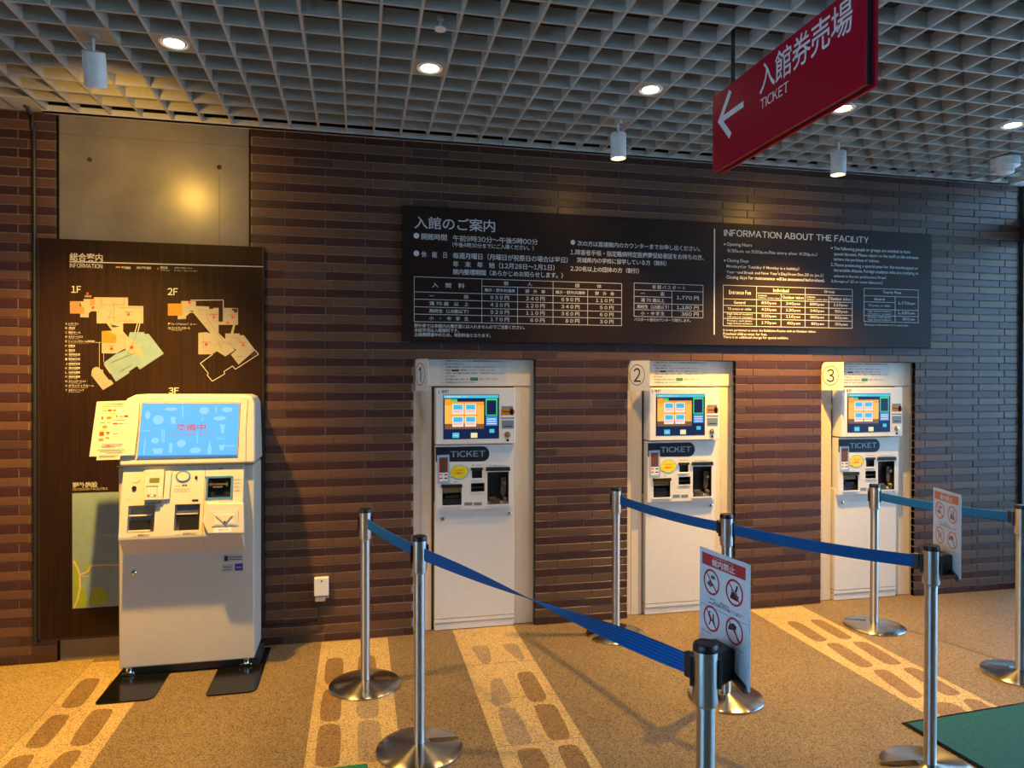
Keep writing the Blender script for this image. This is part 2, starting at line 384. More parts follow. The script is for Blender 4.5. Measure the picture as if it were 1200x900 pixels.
# concrete pier between the brickwork
mb = MB(); mb.box((-1.653, .008, 0), (-.640, .12, 3.13)); pier = mb.build('wall_pier', [M['concrete'], M['hole'], M['seam']])
cp = wallp(.008); c = MB()
for u, v in ((105, 187), (257, 196)):
    p = cp.at(u, v); c.cyl(p+V((0, -.02, 0)), p+V((0, .012, 0)), .0135, 16, 1)
a = cp.at(257, 205); c.box((a.x-.0012, 0, 2.3), (a.x+.0012, .0105, a.z), 2)
c.box((-1.7, 0, 2.985), (-.6, .0095, 2.987), 2)
cut(pier, c, [M['concrete'], M['hole'], M['seam']]); structure(pier)
mb = MB(); mb.box((-1.665, .02, 0), (-1.653, .1, 3.13)); mb.box((-.640, .02, 0), (-.628, .1, 3.13)); structure(mb.build('trim_1', M['dark']))
# floor with pale strips and brown footprints-like patches laid in it
mb = MB(); mb.box((-5, -9, -.1), (9, .12, 0), 0)
for x0, x1, y1 in ((-1.47, -1.083, -.06), (-.22, .175, -.02), (.585, .98, .02), (2.655, 3.06, -.03)):
    mb.slab([(x0, -9, 0), (x1, -9, 0), (x1, y1, 0), (x0, y1, 0)], (0, 0, 1), .0006, 1)
    if x0 == .585:
        for yy in (-.55, -.99, -1.43): mb.slab([(x0, yy, .0006), (x1, yy, .0006), (x1, yy+.004, .0006), (x0, yy+.004, .0006)], (0, 0, 1), .0003, 4)
def chaikin(p, n=3):
    for k in (.14, .25, .25)[:n]:
        q = []
        for i in range(len(p)):
            a, b = p[i], p[(i+1) % len(p)]; q += [a.lerp(b, k), a.lerp(b, 1-k)]
        p = q
    return p
P_B = crop(340, 700, 4.5); P_C = crop(520, 700, 4.5); P_D = crop(900, 540, 2.5); P_A = crop(0, 720, 5)
PATCH = [(P_B, 2, [(190, 322), (284, 318), (278, 458), (176, 460)]), (P_B, 2, [(357, 308), (452, 304), (458, 452), (355, 460)]), (P_B, 2, [(175, 486), (273, 486), (268, 654), (150, 656)]),
 (P_B, 3, [(354, 495), (466, 490), (470, 637), (350, 639)]), (P_B, 2, [(150, 671), (272, 668), (262, 896), (126, 896)]), (P_B, 3, [(356, 652), (476, 646), (484, 870), (354, 872)]),
 (P_C, 3, [(138, 257), (237, 254), (254, 340), (205, 358)]), (P_C, 3, [(298, 247), (388, 243), (432, 330), (392, 332)]), (P_C, 3, [(245, 436), (304, 424), (364, 552), (285, 574), (252, 560)]),
 (P_C, 2, [(378, 398), (466, 388), (548, 530), (524, 550), (448, 552)]), (P_C, 3, [(278, 588), (378, 576), (468, 755), (440, 778), (342, 784)]), (P_C, 2, [(466, 566), (588, 561), (670, 728), (655, 748), (556, 758)]),
 (P_C, 2, [(376, 802), (510, 791), (590, 960), (450, 990)]), (P_C, 2, [(588, 782), (708, 776), (800, 940), (690, 980)]),
 (P_D, 2, [(48, 471), (88, 471), (180, 526), (138, 532)]), (P_D, 2, [(116, 466), (158, 465), (254, 521), (212, 524)]), (P_D, 2, [(163, 535), (208, 533), (318, 603), (268, 607)]),
 (P_D, 2, [(240, 531), (288, 529), (400, 596), (348, 599)]), (P_D, 2, [(300, 614), (348, 610), (462, 692), (412, 697)]), (P_D, 2, [(386, 607), (432, 605), (576, 684), (520, 691)]),
 (P_D, 2, [(470, 708), (540, 708), (640, 770), (540, 790)]), (P_D, 2, [(563, 699), (612, 697), (740, 775), (660, 785)]),
 (P_A, 2, [(478, 378), (602, 372), (480, 545), (340, 552)]), (P_A, 2, [(300, 590), (424, 585), (270, 782), (128, 786)]), (P_A, 2, [(538, 558), (680, 550), (530, 768), (390, 774)]),
 (P_A, 2, [(80, 833), (220, 818), (60, 1030), (-120, 1040)]), (P_A, 2, [(368, 806), (496, 792), (330, 1010), (170, 1020)]), (P_A, 2, [(650, 385), (745, 380), (700, 470), (600, 480)])]
for C, mi, pts in PATCH:
    q = chaikin([floor_at(*C(x, y)) for x, y in pts]); mb.slab([p+V((0, 0, .0006)) for p in q], (0, 0, 1), .0004, mi)
p0, p1 = floor_at(1056, 736), floor_at(1192, 780); line3(mb, p0+V((0, 0, .0004)), p1+V((0, 0, .0004)), V((0, 0, 1)), .006, .0004, 4)
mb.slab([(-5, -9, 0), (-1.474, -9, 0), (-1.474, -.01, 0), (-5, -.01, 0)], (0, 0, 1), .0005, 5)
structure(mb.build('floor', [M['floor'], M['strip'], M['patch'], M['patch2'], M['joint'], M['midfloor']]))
# unseen sides of the hall, walls set to shape the light; ceiling
mb = MB(); mb.box((-5.1, -3.6, 0), (-5, .14, 3.6)); structure(mb.build('wall_left', M['wallbounce']))  # out of view; its paint is kept pale to bounce light
mb = MB(); mb.box((-5.1, -9.1, 0), (5.1, -9, 3.6)); structure(mb.build('wall_front_blocker', M['wallblocker']))  # unseen wall added behind the camera to cut light from there
mb = MB()
for y in (-3.65, -5.4, -7.2, -8.95): mb.box((-5.08, y-.04, 0), (-5.0, y+.04, 3.5))
win = structure(mb.build('window_2', M['dark'])); mb = MB(); mb.box((-5.05, -8.95, 0), (-5.04, -3.65, 3.5)); mb.build('pane', M['glass'], win)
SX, SY, LX0 = .162905, .153539, -1.376987
NX0 = -22; NX1 = 38
mb = MB(); LT = .0054; LH = .066
for i in range(NX0, NX1+1):
    x = LX0+i*SX
    if x > 4.83: break
    mb.box((x-LT, -8.4, CEIL), (x+LT, -.02, CEIL+LH))
for j in range(1, 55):
    y = -.02-j*SY; mb.box((-5, y-LT, CEIL+.0005), (4.83, y+LT, CEIL+LH-.0005))
mb.box((-1.72, -.03, CEIL-.012), (4.83, -.018, CEIL+.03), 1); mb.box((-1.72, -.03, CEIL-.012), (4.83, 0, CEIL-.004), 1)
mb.box((-5, -.19, CEIL), (-1.72, -.0, CEIL+.01), 1)
mb.box((4.83, -8.4, CEIL-.012), (5.05, .0, CEIL+.06), 1)
structure(mb.build('ceiling', [M['lattice'], M['trim']]))
mb = MB(); mb.box((-5.1, -9, 3.5), (5.1, .14, 3.6)); mb.box((-5.1, -.0, 3.13), (5.1, .14, 3.5)); structure(mb.build('ceiling_slab', M['slab']))
# glazed side on the right
mb = MB(); mb.box((4.962, -.03, 0), (4.985, .02, 3.09)); 
for y in (-2.1, -4.2, -6.3, -8.4): mb.box((4.96, y-.03, 0), (5.03, y+.03, 3.09))
mb.box((4.965, -8.4, 0), (5.025, 0, .05)); mb.box((4.965, -8.4, 2.66), (5.025, -.03, 2.84)); 
win = structure(mb.build('window_1', M['dark']))
mb = MB(); mb.box((4.99, -8.4, .05), (5.0, -.06, 3.08)); mb.build('pane', M['glass'], win)

# ================================================================== LAMPS
def spot_light(name, parent, loc, target, watts, col, size, blend, rad=.03):
    l = bpy.data.lights.new(name, 'SPOT'); l.energy = watts; l.color = col; l.spot_size = math.radians(size); l.spot_blend = 1.0; l.shadow_soft_size = rad
    o = bpy.data.objects.new(name, l); COL.objects.link(o); d = (V(target)-V(loc))
    o.rotation_euler = d.to_track_quat('-Z', 'Y').to_euler(); o.location = V(loc)-ORG[parent.name]; o.parent = parent; return o
DL = ['round downlight in the ceiling grid left of the wooden board, first from the left', 'round downlight in the ceiling grid above ticket machine 1 and the outlet wall',
      'round downlight just left of the red hanging sign', 'round downlight showing right under the lower edge of the red sign', 'round downlight cut by the right edge of the ceiling view']
for i, (u, v) in enumerate(((205, 52), (503, 80), (762, 103), (988, 125), (1188, 142))):
    d = ray(u, v); p = CPOS+d*((CEIL-EYE)/d.z)
    ix = round((p.x-LX0)/SX-.5); jy = round((-.02-p.y)/SY-.5)
    x = LX0+(ix+.5)*SX; y = -.02-(jy+.5)*SY
    r = empty('downlight', (x, y, CEIL), DL[i], 'downlight', 'downlights in the lattice ceiling')
    m_ = MB(); hx, hy = SX/2-LT-.001, SY/2-LT-.001
    m_.box((x-hx, y-hy, CEIL+.002), (x+hx, y+hy, CEIL+.012)); pl_ = m_.build('plate', M['plate'], r)
    m_ = MB(); m_.lathe([(.050, 0), (.055, -.004), (.062, -.004), (.064, 0)], (x, y, CEIL+.002), 28); m_.build('trim_ring', M['fixture'], r)
    m_ = MB(); m_.lathe([(.0001, -.0025), (.043, -.0005), (.043, .001)], (x, y, CEIL+.0012), 28); m_.build('lamp', M['lamp'], r)
    spot_light('downlight_beam', r, (x, y, CEIL-.012), (x, y, 0), DOWN_W, (1, .76, .46), 100, .7, .045)
def spotlight(u, v, tilt, label, key, watts, aim, size, face=None):
    d = ray(u, v); p = CPOS+d*((CEIL-EYE)/d.z)
    ix = round((p.x-LX0)/SX-.5); jy = round((-.02-p.y)/SY-.5); x = LX0+(ix+.5)*SX; y = -.02-(jy+.5)*SY
    r = empty('cylinder_spotlight', (x, y, CEIL), label, 'spotlight', 'cylinder spotlights under the lattice ceiling')
    hx, hy = SX/2-LT-.001, SY/2-LT-.001
    m_ = MB(); m_.box((x-hx, y-hy, CEIL+.004), (x+hx, y+hy, CEIL+.012)); m_.lathe([(.022, -.012), (.022, .004)], (x, y, CEIL), 16); m_.build('mounting_plate', M['plate'], r)
    m_ = MB(); m_.cyl((x, y, CEIL-.07), (x, y, CEIL), .006, 10); m_.build('stem', M['fixture'], r)
    ax = (V(face or aim)-V((x, y, CEIL-.14))).normalized(); ax = V((0, 0, -1)).lerp(ax, tilt).normalized()
    top = V((x, y, CEIL-.066)); R_ = .046; Lh = .145
    m_ = MB(); m_.lathe([(R_*.9, 0), (R_, .006), (R_, Lh), (R_*.9, Lh), (R_*.86, Lh-.02)], top, 28, 0, ax); m_.build('lamp_housing', M['fixture'], r)
    m_ = MB(); m_.lathe([(R_*.86, Lh-.019), (R_*.5, Lh-.012), (.0001, Lh-.009)], top, 24, 0, ax); m_.build('lamp', M['lampwarm'], r)
    src = top+ax*(Lh+.012)
    spot_light('spotlight_beam', r, src, aim, watts, WARM, size, .55, .035)
    spot_light('spotlight_spill', r, src, (x-.12, 0, CEIL-.62), SPILL_W[key], WARM, 135, .55, .035)
spotlight(110, 41, 1, 'white cylinder spotlight turned away above the wooden board and concrete pier', 'l', SPOT_W['left'], (-1.62, -.62, 0), 106, (-1.3, 0, 1.0))
spotlight(723, 143, .3, 'white cylinder spotlight hanging above the Japanese half of the dark sign', 'm', SPOT_W['mid'], (1.7, -.4, 0), 98)
spotlight(984, 169, .25, 'lit cylinder spotlight hanging above the English half of the dark sign', 'r', SPOT_W['right'], (2.75, -.4, 0), 96)
# white stepped fitting in the far corner, and a small sprinkler
p = V((4.27, -.5, CEIL))
r = empty('ceiling_speaker', p, 'white stepped round fitting under the ceiling in the far right corner', 'ceiling fixture')
m_ = MB(); m_.lathe([(.075, -.06), (.085, -.055), (.085, 0)], p, 28); m_.build('collar', M['fixture'], r)
m_ = MB(); m_.lathe([(.0001, -.105), (.04, -.103), (.052, -.095), (.054, -.06)], p, 28); m_.build('head', M['fixture'], r)
d = ray(516, 27); p = CPOS+d*((CEIL+.03-EYE)/d.z)
r = empty('sprinkler', p, 'small chrome sprinkler head inside a cell of the ceiling grid', 'sprinkler')
m_ = MB(); m_.cyl(p+V((0, 0, .01)), p+V((0, 0, .38)), .006, 10); m_.build('pipe', M['chrome'], r)
m_ = MB(); m_.lathe([(.024, -.030), (.026, -.025), (.010, -.02), (.010, .004), (.019, .008), (.019, .022), (.011, .03)], p, 16); m_.build('deflector', M['fixture'], r)
# black cable from the ceiling down the brickwork
m_ = MB(); m_.path([(-1.80, -.16, CEIL+.05), (-1.795, -.1, CEIL+.02), (-1.775, -.04, CEIL-.03), (-1.768, -.022, CEIL-.1), (-1.768, -.02, 2.6), (-1.768, -.02, .12)], .011, 10)
o = m_.build('cable', M['dark'], None, loc=(-1.768, -.02, .12)); tag(o, 'black cable conduit running down the bricks left of the wooden board', 'cable')
# ================================================================== WOODEN INFORMATION BOARD
bx0, bx1, bz0, bz1 = -1.752, -.549, .128, 2.385
r = empty('information_board', ((bx0+bx1)/2, -.006, bz0), 'tall walnut board with white floor plans and an outdoor map, behind the cream kiosk', 'information board')
mb = MB(); mb.box((bx0, -.03, bz0), (bx1, -.008, bz1), 0); mb.box((bx0, -.0305, bz0), (bx0+.012, -.009, bz1), 1); mb.box((bx1-.012, -.0305, bz0), (bx1, -.009, bz1), 1)
mb.box((bx0, -.0305, bz0), (bx1, -.009, bz0+.012), 1); mb.build('panel', [M['wood'], M['edge']], r)
mb = MB(); mb.box((-1.60, -.009, .2), (-1.50, .006, 2.3)); mb.box((-.80, -.009, .2), (-.70, .006, 2.3)); mb.build('bracket', M['dark'], r)
BP = wallp(-.0305); C1 = crop(60, 280, 7.5); C8 = crop(60, 370, 8.571); C2 = crop(180, 320, 6.4286)
mb = MB()
T(mb, '総合案内', BP, C1, 162, 452, 120, 192, 0, .012); T(mb, 'INFORMATION', BP, C1, 164, 450, 212, 250)
line(mb, BP, ID, [(81.5, 306.6), (308.5, 312.6)], .0055)
T(mb, '1F', BP, C1, 176, 262, 412, 472, 0, .01); T(mb, '2F', BP, C2, 106, 182, 112, 165, 0, .01); T(mb, '3F', BP, C2, 113, 190, 862, 908, 0, .01)
T(mb, '屋内施設', BP, C1, 615, 700, 240, 262, 0, .01); T(mb, '屋外施設', BP, C1, 795, 878, 242, 264, 0, .01); T(mb, '現在地', BP, C1, 958, 1022, 240, 264, 0, .01); T(mb, 'You are here', BP, C1, 962, 1040, 270, 279)
T(mb, '車椅子で利用できます', BP, C1, 1085, 1240, 247, 260); T(mb, 'トイレ・エレベーター', BP, C1, 1085, 1290, 268, 284)
T(mb, '正面玄関', BP, C1, 292, 352, 494, 512)
names = [('A', 'レストラン', 'Restaurant', 275), ('B', '売店', 'Shop', 240), ('C', '映像ホール', 'Image Hall', 295), ('D', 'セミナーハウス', 'Seminar House', 318), ('E', 'トレーニングルーム(研究室)', 'Laboratory', 438), ('F', '図書室', 'Library', 240), ('G', '事務室', 'Office', 240),
         ('H', '地学研究室', 'Geology Laboratory', 290), ('I', '動物研究室', 'Zoology Laboratory', 290), ('J', '植物研究室', 'Botany Laboratory', 290), ('K', '資料収蔵庫', 'Storage Room', 290), ('L', '地学収蔵庫', 'Geology Storage', 290), ('M', '植物収蔵庫', 'Botany Storage', 290), ('N', 'コミュニケーション', 'Communication', 350), ('O', 'ボランティアルーム', 'Volunteer Room', 430), ('T', '化石クリーニング', 'Fossils', 330)]
for (k, a, b, x1), y in zip(names, (82, 125, 170, 213, 258, 305, 350, 392, 438, 485, 528, 572, 615, 660, 705, 750)):
    T(mb, k, BP, C8, 142, 160, y-12, y+8, 0, .01); T(mb, a, BP, C8, 175, x1, y-14, y+8, 0, .012); T(mb, b, BP, C8, 177, 177+(x1-177)*.75, y+12, y+19)
T(mb, 'P', BP, C2, 110, 126, 374, 390, 0, .01); T(mb, 'ミュージアムショップ　コーナー', BP, C2, 134, 325, 376, 390, 0, .012)
T(mb, 'Q', BP, C2, 110, 128, 406, 424, 0, .01); T(mb, 'エントランスホール', BP, C2, 134, 275, 404, 422, 0, .012); T(mb, 'Entrance Hall', BP, C2, 136, 212, 425, 432)
CO = crop(60, 555, 4.5)
T(mb, '野外施設', BP, CO, 113, 245, 46, 76, 0, .014); T(mb, 'OUTDOOR FACILITIES', BP, CO, 113, 297, 78, 90)
line(mb, BP, C2, [(278, 205), (525, 203), (525, 262)], .0035); line(mb, BP, C2, [(445, 612), (352, 680), (412, 755), (403, 768), (443, 815), (535, 760), (530, 742), (595, 700), (615, 725), (790, 612), (765, 580)], .0035)
line(mb, BP, C8, [(842, 165), (868, 72)], .0035); line(mb, BP, C8, [(870, 165), (892, 72)], .0035)
line(mb, BP, C8, [(440, 268), (498, 268)], .0015); line(mb, BP, C8, [(484, 268), (484, 540)], .0015); line(mb, BP, C8, [(527, 378), (527, 460)], .0015)
mb.build('lettering', M['white'], r)
mb = MB()   # first floor plan
poly(mb, BP, C8, [(790, 165), (935, 165), (935, 182), (980, 182), (1132, 380), (890, 540), (862, 505), (780, 560), (785, 574), (650, 662), (527, 472), (650, 385), (745, 345)], .0006, 1)
Q1 = BP.off(.0007)
poly(mb, Q1, C1, [(250, 548), (285, 548), (285, 528), (375, 528), (375, 512), (675, 515), (675, 588), (810, 590), (810, 742), (400, 742), (400, 636), (352, 636), (330, 655), (330, 690), (255, 688), (255, 655), (290, 655)], .0006, 0)
mb2 = []
poly(mb, Q1, C1, [(405, 630), (560, 630), (632, 720), (632, 820), (545, 820)], .0007, 0)
poly(mb, Q1, C8, [(508, 155), (610, 150), (722, 150), (722, 155), (790, 235), (838, 248), (850, 285), (938, 380), (900, 412), (845, 395), (790, 370), (740, 330), (655, 378), (508, 378)], .0006, 0)
poly(mb, Q1, C8, [(405, 560), (420, 528), (450, 513), (480, 520), (505, 545), (520, 540), (525, 575), (580, 645), (600, 645), (628, 682), (520, 746), (405, 600)], .0006, 0)
poly(mb, Q1, C8, [(528, 490), (545, 488), (605, 576), (590, 582)], .0006, 0)
Q2 = Q1.off(.0008)
poly(mb, Q2, C1, [(165, 548), (250, 548), (250, 590), (292, 600), (292, 655), (165, 655)], .0005, 2); poly(mb, Q2, C1, [(342, 530), (382, 530), (382, 575), (342, 590)], .0005, 2)
poly(mb, Q2, C8, [(508, 156), (570, 150), (655, 198), (655, 273), (508, 273)], .0005, 3)
for x, y, s in ((368, 603, 13), (680, 663, 13)): ell(mb, Q2, C1, x, y, s, s*.85, .0006, 4)
ell(mb, Q2, C8, 808, 318, 18, 16, .0006, 4); rect(mb, Q2, C8, 590, 320, 622, 342, .0006, 4); ell(mb, BP, C1, 320, 480, 12, 11, .0006, 4)
for pts in ([(440, 520), (440, 580), (640, 575), (640, 525)], [(550, 560), (550, 720), (720, 722)], [(590, 605), (800, 605)], [(480, 620), (530, 650), (500, 690), (560, 690)]): line(mb, Q2, C1, pts, .0011, 5)
for pts in ([(680, 190), (740, 215), (735, 300), (760, 340)], [(860, 180), (760, 410)], [(600, 470), (850, 370)], [(690, 560), (800, 500)], [(515, 215), (650, 225)]): line(mb, Q2, C8, pts, .0011, 5)
T(mb, '大型展示室', Q2, C1, 645, 715, 637, 648, 5); T(mb, '企画展示室', Q2, C8, 570, 645, 298, 309, 5)
poly(mb, Q2, C8, [(585, 72), (612, 92), (650, 98), (690, 112), (650, 112), (640, 118), (600, 112), (612, 104)], .0006, 5)
poly(mb, BP, C1, [(928, 268), (938, 250), (950, 268)], .0006, 4); rect(mb, BP, C1, 568, 240, 606, 254, .0006, 3); rect(mb, BP, C1, 750, 243, 790, 262, .0006, 1)
tag(mb.build('floor_plan', [M['cream'], M['mapblue'], M['peach'], M['orange'], M['redmark'], M['blackmat']], r), 'first floor plan in cream, orange and pale blue')
mb = MB()   # second floor plan
poly(mb, BP, C2, [(208, 210), (318, 212), (318, 300), (275, 300), (245, 325), (245, 345), (182, 348), (182, 320), (208, 320)])
poly(mb, BP.off(.0001), C2, [(300, 300), (425, 450), (480, 590), (540, 628), (612, 582), (600, 560), (540, 500), (490, 450), (490, 262), (450, 262), (450, 270), (418, 270), (418, 252), (318, 248)])
poly(mb, BP.off(.0002), C2, [(337, 450), (395, 445), (430, 455), (500, 575), (440, 612), (337, 612)]); poly(mb, BP.off(.0003), C2, [(488, 366), (522, 366), (522, 262), (636, 264), (636, 390), (488, 390)])
poly(mb, BP.off(.0004), C2, [(600, 388), (615, 388), (600, 457), (580, 457)]); poly(mb, BP.off(.0005), C2, [(540, 455), (648, 455), (648, 468), (680, 468), (765, 580), (640, 690), (583, 615), (622, 580), (540, 500)])
Q3 = BP.off(.0013)
poly(mb, Q3, C2, [(108, 230), (215, 230), (215, 320), (108, 320)], .0004, 1)
for x, y in ((270, 222), (453, 332), (595, 333), (557, 374), (396, 538), (674, 540)): ell(mb, Q3, C2, x, y, 11, 11, .0005, 2)
poly(mb, Q3, C2, [(590, 268), (632, 268), (632, 297), (605, 297), (605, 282), (590, 282)], .0005, 3); poly(mb, Q3, C2, [(272, 285), (300, 285), (296, 296), (280, 292)], .0005, 3); poly(mb, Q3, C2, [(728, 610), (768, 588), (780, 608), (742, 636)], .0005, 3)
for pts in ([(340, 275), (400, 280), (400, 330), (460, 430)], [(480, 450), (530, 520), (600, 540)], [(450, 560), (490, 520), (520, 590)], [(560, 480), (640, 490), (690, 560)]): line(mb, Q3, C2, pts, .001, 3)
for s, x0, x1, y in (('自然発見', 418, 482, 310), ('生命のしくみ', 565, 622, 312), ('地球の生いたち', 360, 430, 520), ('進化する宇宙', 642, 700, 521), ('人間と環境', 625, 675, 628)): T(mb, s, Q3, C2, x0, x1, y-4, y+5, 3)
tag(mb.build('floor_plan', [M['cream'], M['orange'], M['redmark'], M['blackmat']], r), 'second floor plan with a white outline')
mb = MB()   # outdoor map
rect(mb, BP, ID, 85, 578, 262, 713.3, .0008, 0); Q = BP.off(.0009)
poly(mb, Q, CO, [(115, 462), (140, 455), (146, 475), (145, 560), (165, 590), (188, 640), (182, 705), (117, 710)], .0005, 1); poly(mb, Q, CO, [(180, 480), (205, 475), (203, 520), (185, 532)], .0005, 1)
poly(mb, Q, CO, chaikin([V((x, y)) for x, y in ((195, 690), (205, 640), (235, 595), (275, 605), (300, 650), (290, 690))], 2) and [(195, 690), (205, 640), (235, 600), (270, 605), (300, 650), (290, 690)], .0005, 1)
line(mb, Q.off(.0006), CO, [(118, 460), (140, 500), (150, 535), (152, 600), (140, 660), (121, 708)], .009, 2, .0005); line(mb, Q.off(.0006), CO, [(148, 535), (195, 515), (208, 485), (290, 481), (420, 484)], .008, 2, .0005)
T(mb, '菅 生 沼', Q, CO, 274, 342, 320, 334, 3); T(mb, 'Sugao Marsh', Q, CO, 284, 328, 337, 341, 3); T(mb, '花の谷', Q, CO, 163, 200, 536, 546, 3)
tag(mb.build('outdoor_map', [M['mapblue2'], M['green'], M['road'], M['white']], r), 'pale blue outdoor map with green patches')

# ================================================================== DARK GUIDE SIGN
gx0, gx1, gz0, gz1 = .262, 4.127, 1.838, 2.678
r = empty('guide_sign', ((gx0+gx1)/2, -.006, gz0), 'long dark brown sign of opening hours and fees above the ticket machines', 'sign')
mb = MB(); mb.box((gx0, -.036, gz0), (gx1, -.010, gz1)); mb.build('panel', M['signwood'], r, .002, 1)
mb = MB(); mb.box((gx0+.05, -.012, gz0-.012), (gx1-.05, .004, gz1-.05)); mb.build('mounting_frame', M['dark'], r)
GP = wallp(-.0362); A = crop(465, 235, 5.143); B = crop(660, 240, 5.294); Cc = crop(835, 250, 4.615)
def gx(C, x): return GP.at(*C(x, 400)).x
def gz(C, x, y): return GP.at(*C(x, y)).z
mb = MB()
T(mb, '入館のご案内', GP, A, 105, 592, 92, 168, 0, .004)
ell(mb, GP, A, 118, 212, 17, 17); ell(mb, GP, A, 118, 318, 17, 17); ell(mb, GP, B, 60, 233, 14, 15)
for s, x0, x1, a, b in (('開館時間', 148, 302, 196, 235), ('午前9時30分〜午後5時00分', 338, 850, 207, 245), ('（午後4時30分までにご入場ください。）', 335, 825, 250, 280), ('休　館　日', 148, 302, 304, 342),
                        ('毎週月曜日（月曜日が祝祭日の場合は翌日）', 338, 1030, 312, 350), ('年　末　年　始（12月28日〜1月1日）', 338, 950, 363, 400), ('館内整理期間（あらかじめお知らせします。）', 338, 1000, 411, 446),
                        ('野外券では本館内の展示室には入れませんのでご注意ください。', 105, 770, 741, 766), ('未就学児は入館無料です。', 105, 375, 768, 792), ('企画展開催中のため、特別料金となります。', 105, 565, 795, 819)):
    T(mb, s, GP, A, x0, x1, a, b, 0, .006)
for s, x0, x1, a, b in (('次の方は直接館内のカウンターまでお申し出ください。', 88, 848, 222, 255), ('1.障害者手帳・指定難病特定医療費受給者証をお持ちの方、', 45, 872, 275, 310), ('茨城県内の学校に留学している方（無料）', 85, 640, 325, 358), ('2.20名以上の団体の方（割引）', 45, 470, 378, 411), ('パスポート受付カウンターで発行します。', 440, 790, 701, 721)):
    T(mb, s, GP, B, x0, x1, a, b, 0, .006)
mb.build('lettering', M['silver'], r)
def hline(mb, x0, x1, z, w=.003): mb.box((x0, GP.p.y-.0007, z-w/2), (x1, GP.p.y, z+w/2))
def vline(mb, x, z0, z1, w=.003): mb.box((x-w/2, GP.p.y-.0007, z0), (x+w/2, GP.p.y, z1))
def cell(mb, s, x0, x1, zc, h, bold=.006): text3(mb, s, V((x0, GP.p.y-.0001, zc-h/2)), V((1, 0, 0)), V((0, 0, 1)), x1-x0, h, 0, bold)
def frac(a, b, f): return a+(b-a)*f
mb = MB()
X = [gx(A, 105), gx(A, 513), gx(A, 728), gx(A, 942), gx(B, 152), gx(B, 363)]; Z = [gz(A, 105, y) for y in (459, 550, 594, 640, 684, 730)]; zs = gz(A, 513, 516)
for z in Z: hline(mb, X[0], X[5], z)
hline(mb, X[1], X[5], zs)
for x, top in ((X[0], Z[0]), (X[1], Z[0]), (X[2], zs), (X[3], Z[0]), (X[4], zs), (X[5], Z[0])): vline(mb, x, Z[5], top)
H = abs(Z[1]-Z[2])*.55
cell(mb, '入　館　料', frac(X[0], X[1], .26), frac(X[0], X[1], .74), (Z[0]+Z[1])/2, H*1.25)
cell(mb, '個　　　　人', frac(X[1], X[3], .3), frac(X[1], X[3], .7), (Z[0]+zs)/2, H*.95); cell(mb, '団　　　　体', frac(X[3], X[5], .32), frac(X[3], X[5], .7), (Z[0]+zs)/2, H*.95)
for a, b in ((1, 2), (3, 4)): cell(mb, '展示・野外共通券', frac(X[a], X[b], .07), frac(X[a], X[b], .93), (zs+Z[1])/2, H*.9)
for a, b in ((2, 3), (4, 5)): cell(mb, '野　外　券', frac(X[a], X[b], .22), frac(X[a], X[b], .78), (zs+Z[1])/2, H*.95)
for i, (s, f0, f1, row) in enumerate((('一　　　　　　般', .22, .8, ('850', '240', '690', '110')), ('満 70 歳　以　上', .22, .8, ('420', '120', '340', '50')), ('高校生（18歳以下）', .22, .8, ('520', '110', '360', '60')), ('小　・　中　学　生', .22, .8, ('170', '60', '80', '30')))):
    zc = (Z[i+1]+Z[i+2])/2; cell(mb, s, frac(X[0], X[1], f0), frac(X[0], X[1], f1), zc, H)
    for k, t in enumerate(row):
        a, b = X[k+1], X[k+2]; cell(mb, t[0]+' '+' '.join(t[1:])+' 円', frac(a, b, .24 if len(t) == 3 else .36), frac(a, b, .76), zc, H, .008)
X = [gx(B, 440), gx(B, 675), gx(B, 868)]; Z = [gz(B, 440, y) for y in (485, 527, 568, 610, 650, 692)]
for z in (Z[0], Z[1], Z[3], Z[4], Z[5]): hline(mb, X[0], X[2], z)
hline(mb, X[0], X[1], Z[2]); vline(mb, X[0], Z[5], Z[0]); vline(mb, X[1], Z[5], Z[1]); vline(mb, X[2], Z[5], Z[0])
H = abs(Z[1]-Z[2])*.6
cell(mb, '年 間 パ ス ポ ー ト', frac(X[0], X[2], .26), frac(X[0], X[2], .74), (Z[0]+Z[1])/2, H)
for i, s in enumerate(('一　　　　般', '満 70 歳以上', '高校生（18歳以下）', '小 ・ 中 学 生')): cell(mb, s, frac(X[0], X[1], .18 if i != 2 else .08), frac(X[0], X[1], .8 if i != 2 else .92), (Z[i+1]+Z[i+2])/2, H)
for s, zc in (('1,770 円', (Z[1]+Z[3])/2), ('1,180 円', (Z[3]+Z[4])/2), ('360 円', (Z[4]+Z[5])/2)): cell(mb, s, frac(X[1], X[2], .15 if ',' in s else .3), frac(X[1], X[2], .86), zc, H)
tag(mb.build('fee_table', M['silver'], r), 'ruled fee tables in Japanese')
mb = MB(); q = gx(B, 938); mb.box((q-.004, GP.p.y-.0007, gz(B, 940, 805)), (q+.004, GP.p.y, gz(B, 940, 148))); mb.build('divider', M['silver'], r)
mb = MB()
T(mb, 'INFORMATION ABOUT THE FACILITY', GP, Cc, 62, 845, 86, 122, 0, .008)
for y in (167, 255): rect(mb, GP, Cc, 62, y-4, 70, y+4)
rect(mb, GP, Cc, 641, 184, 649, 192)
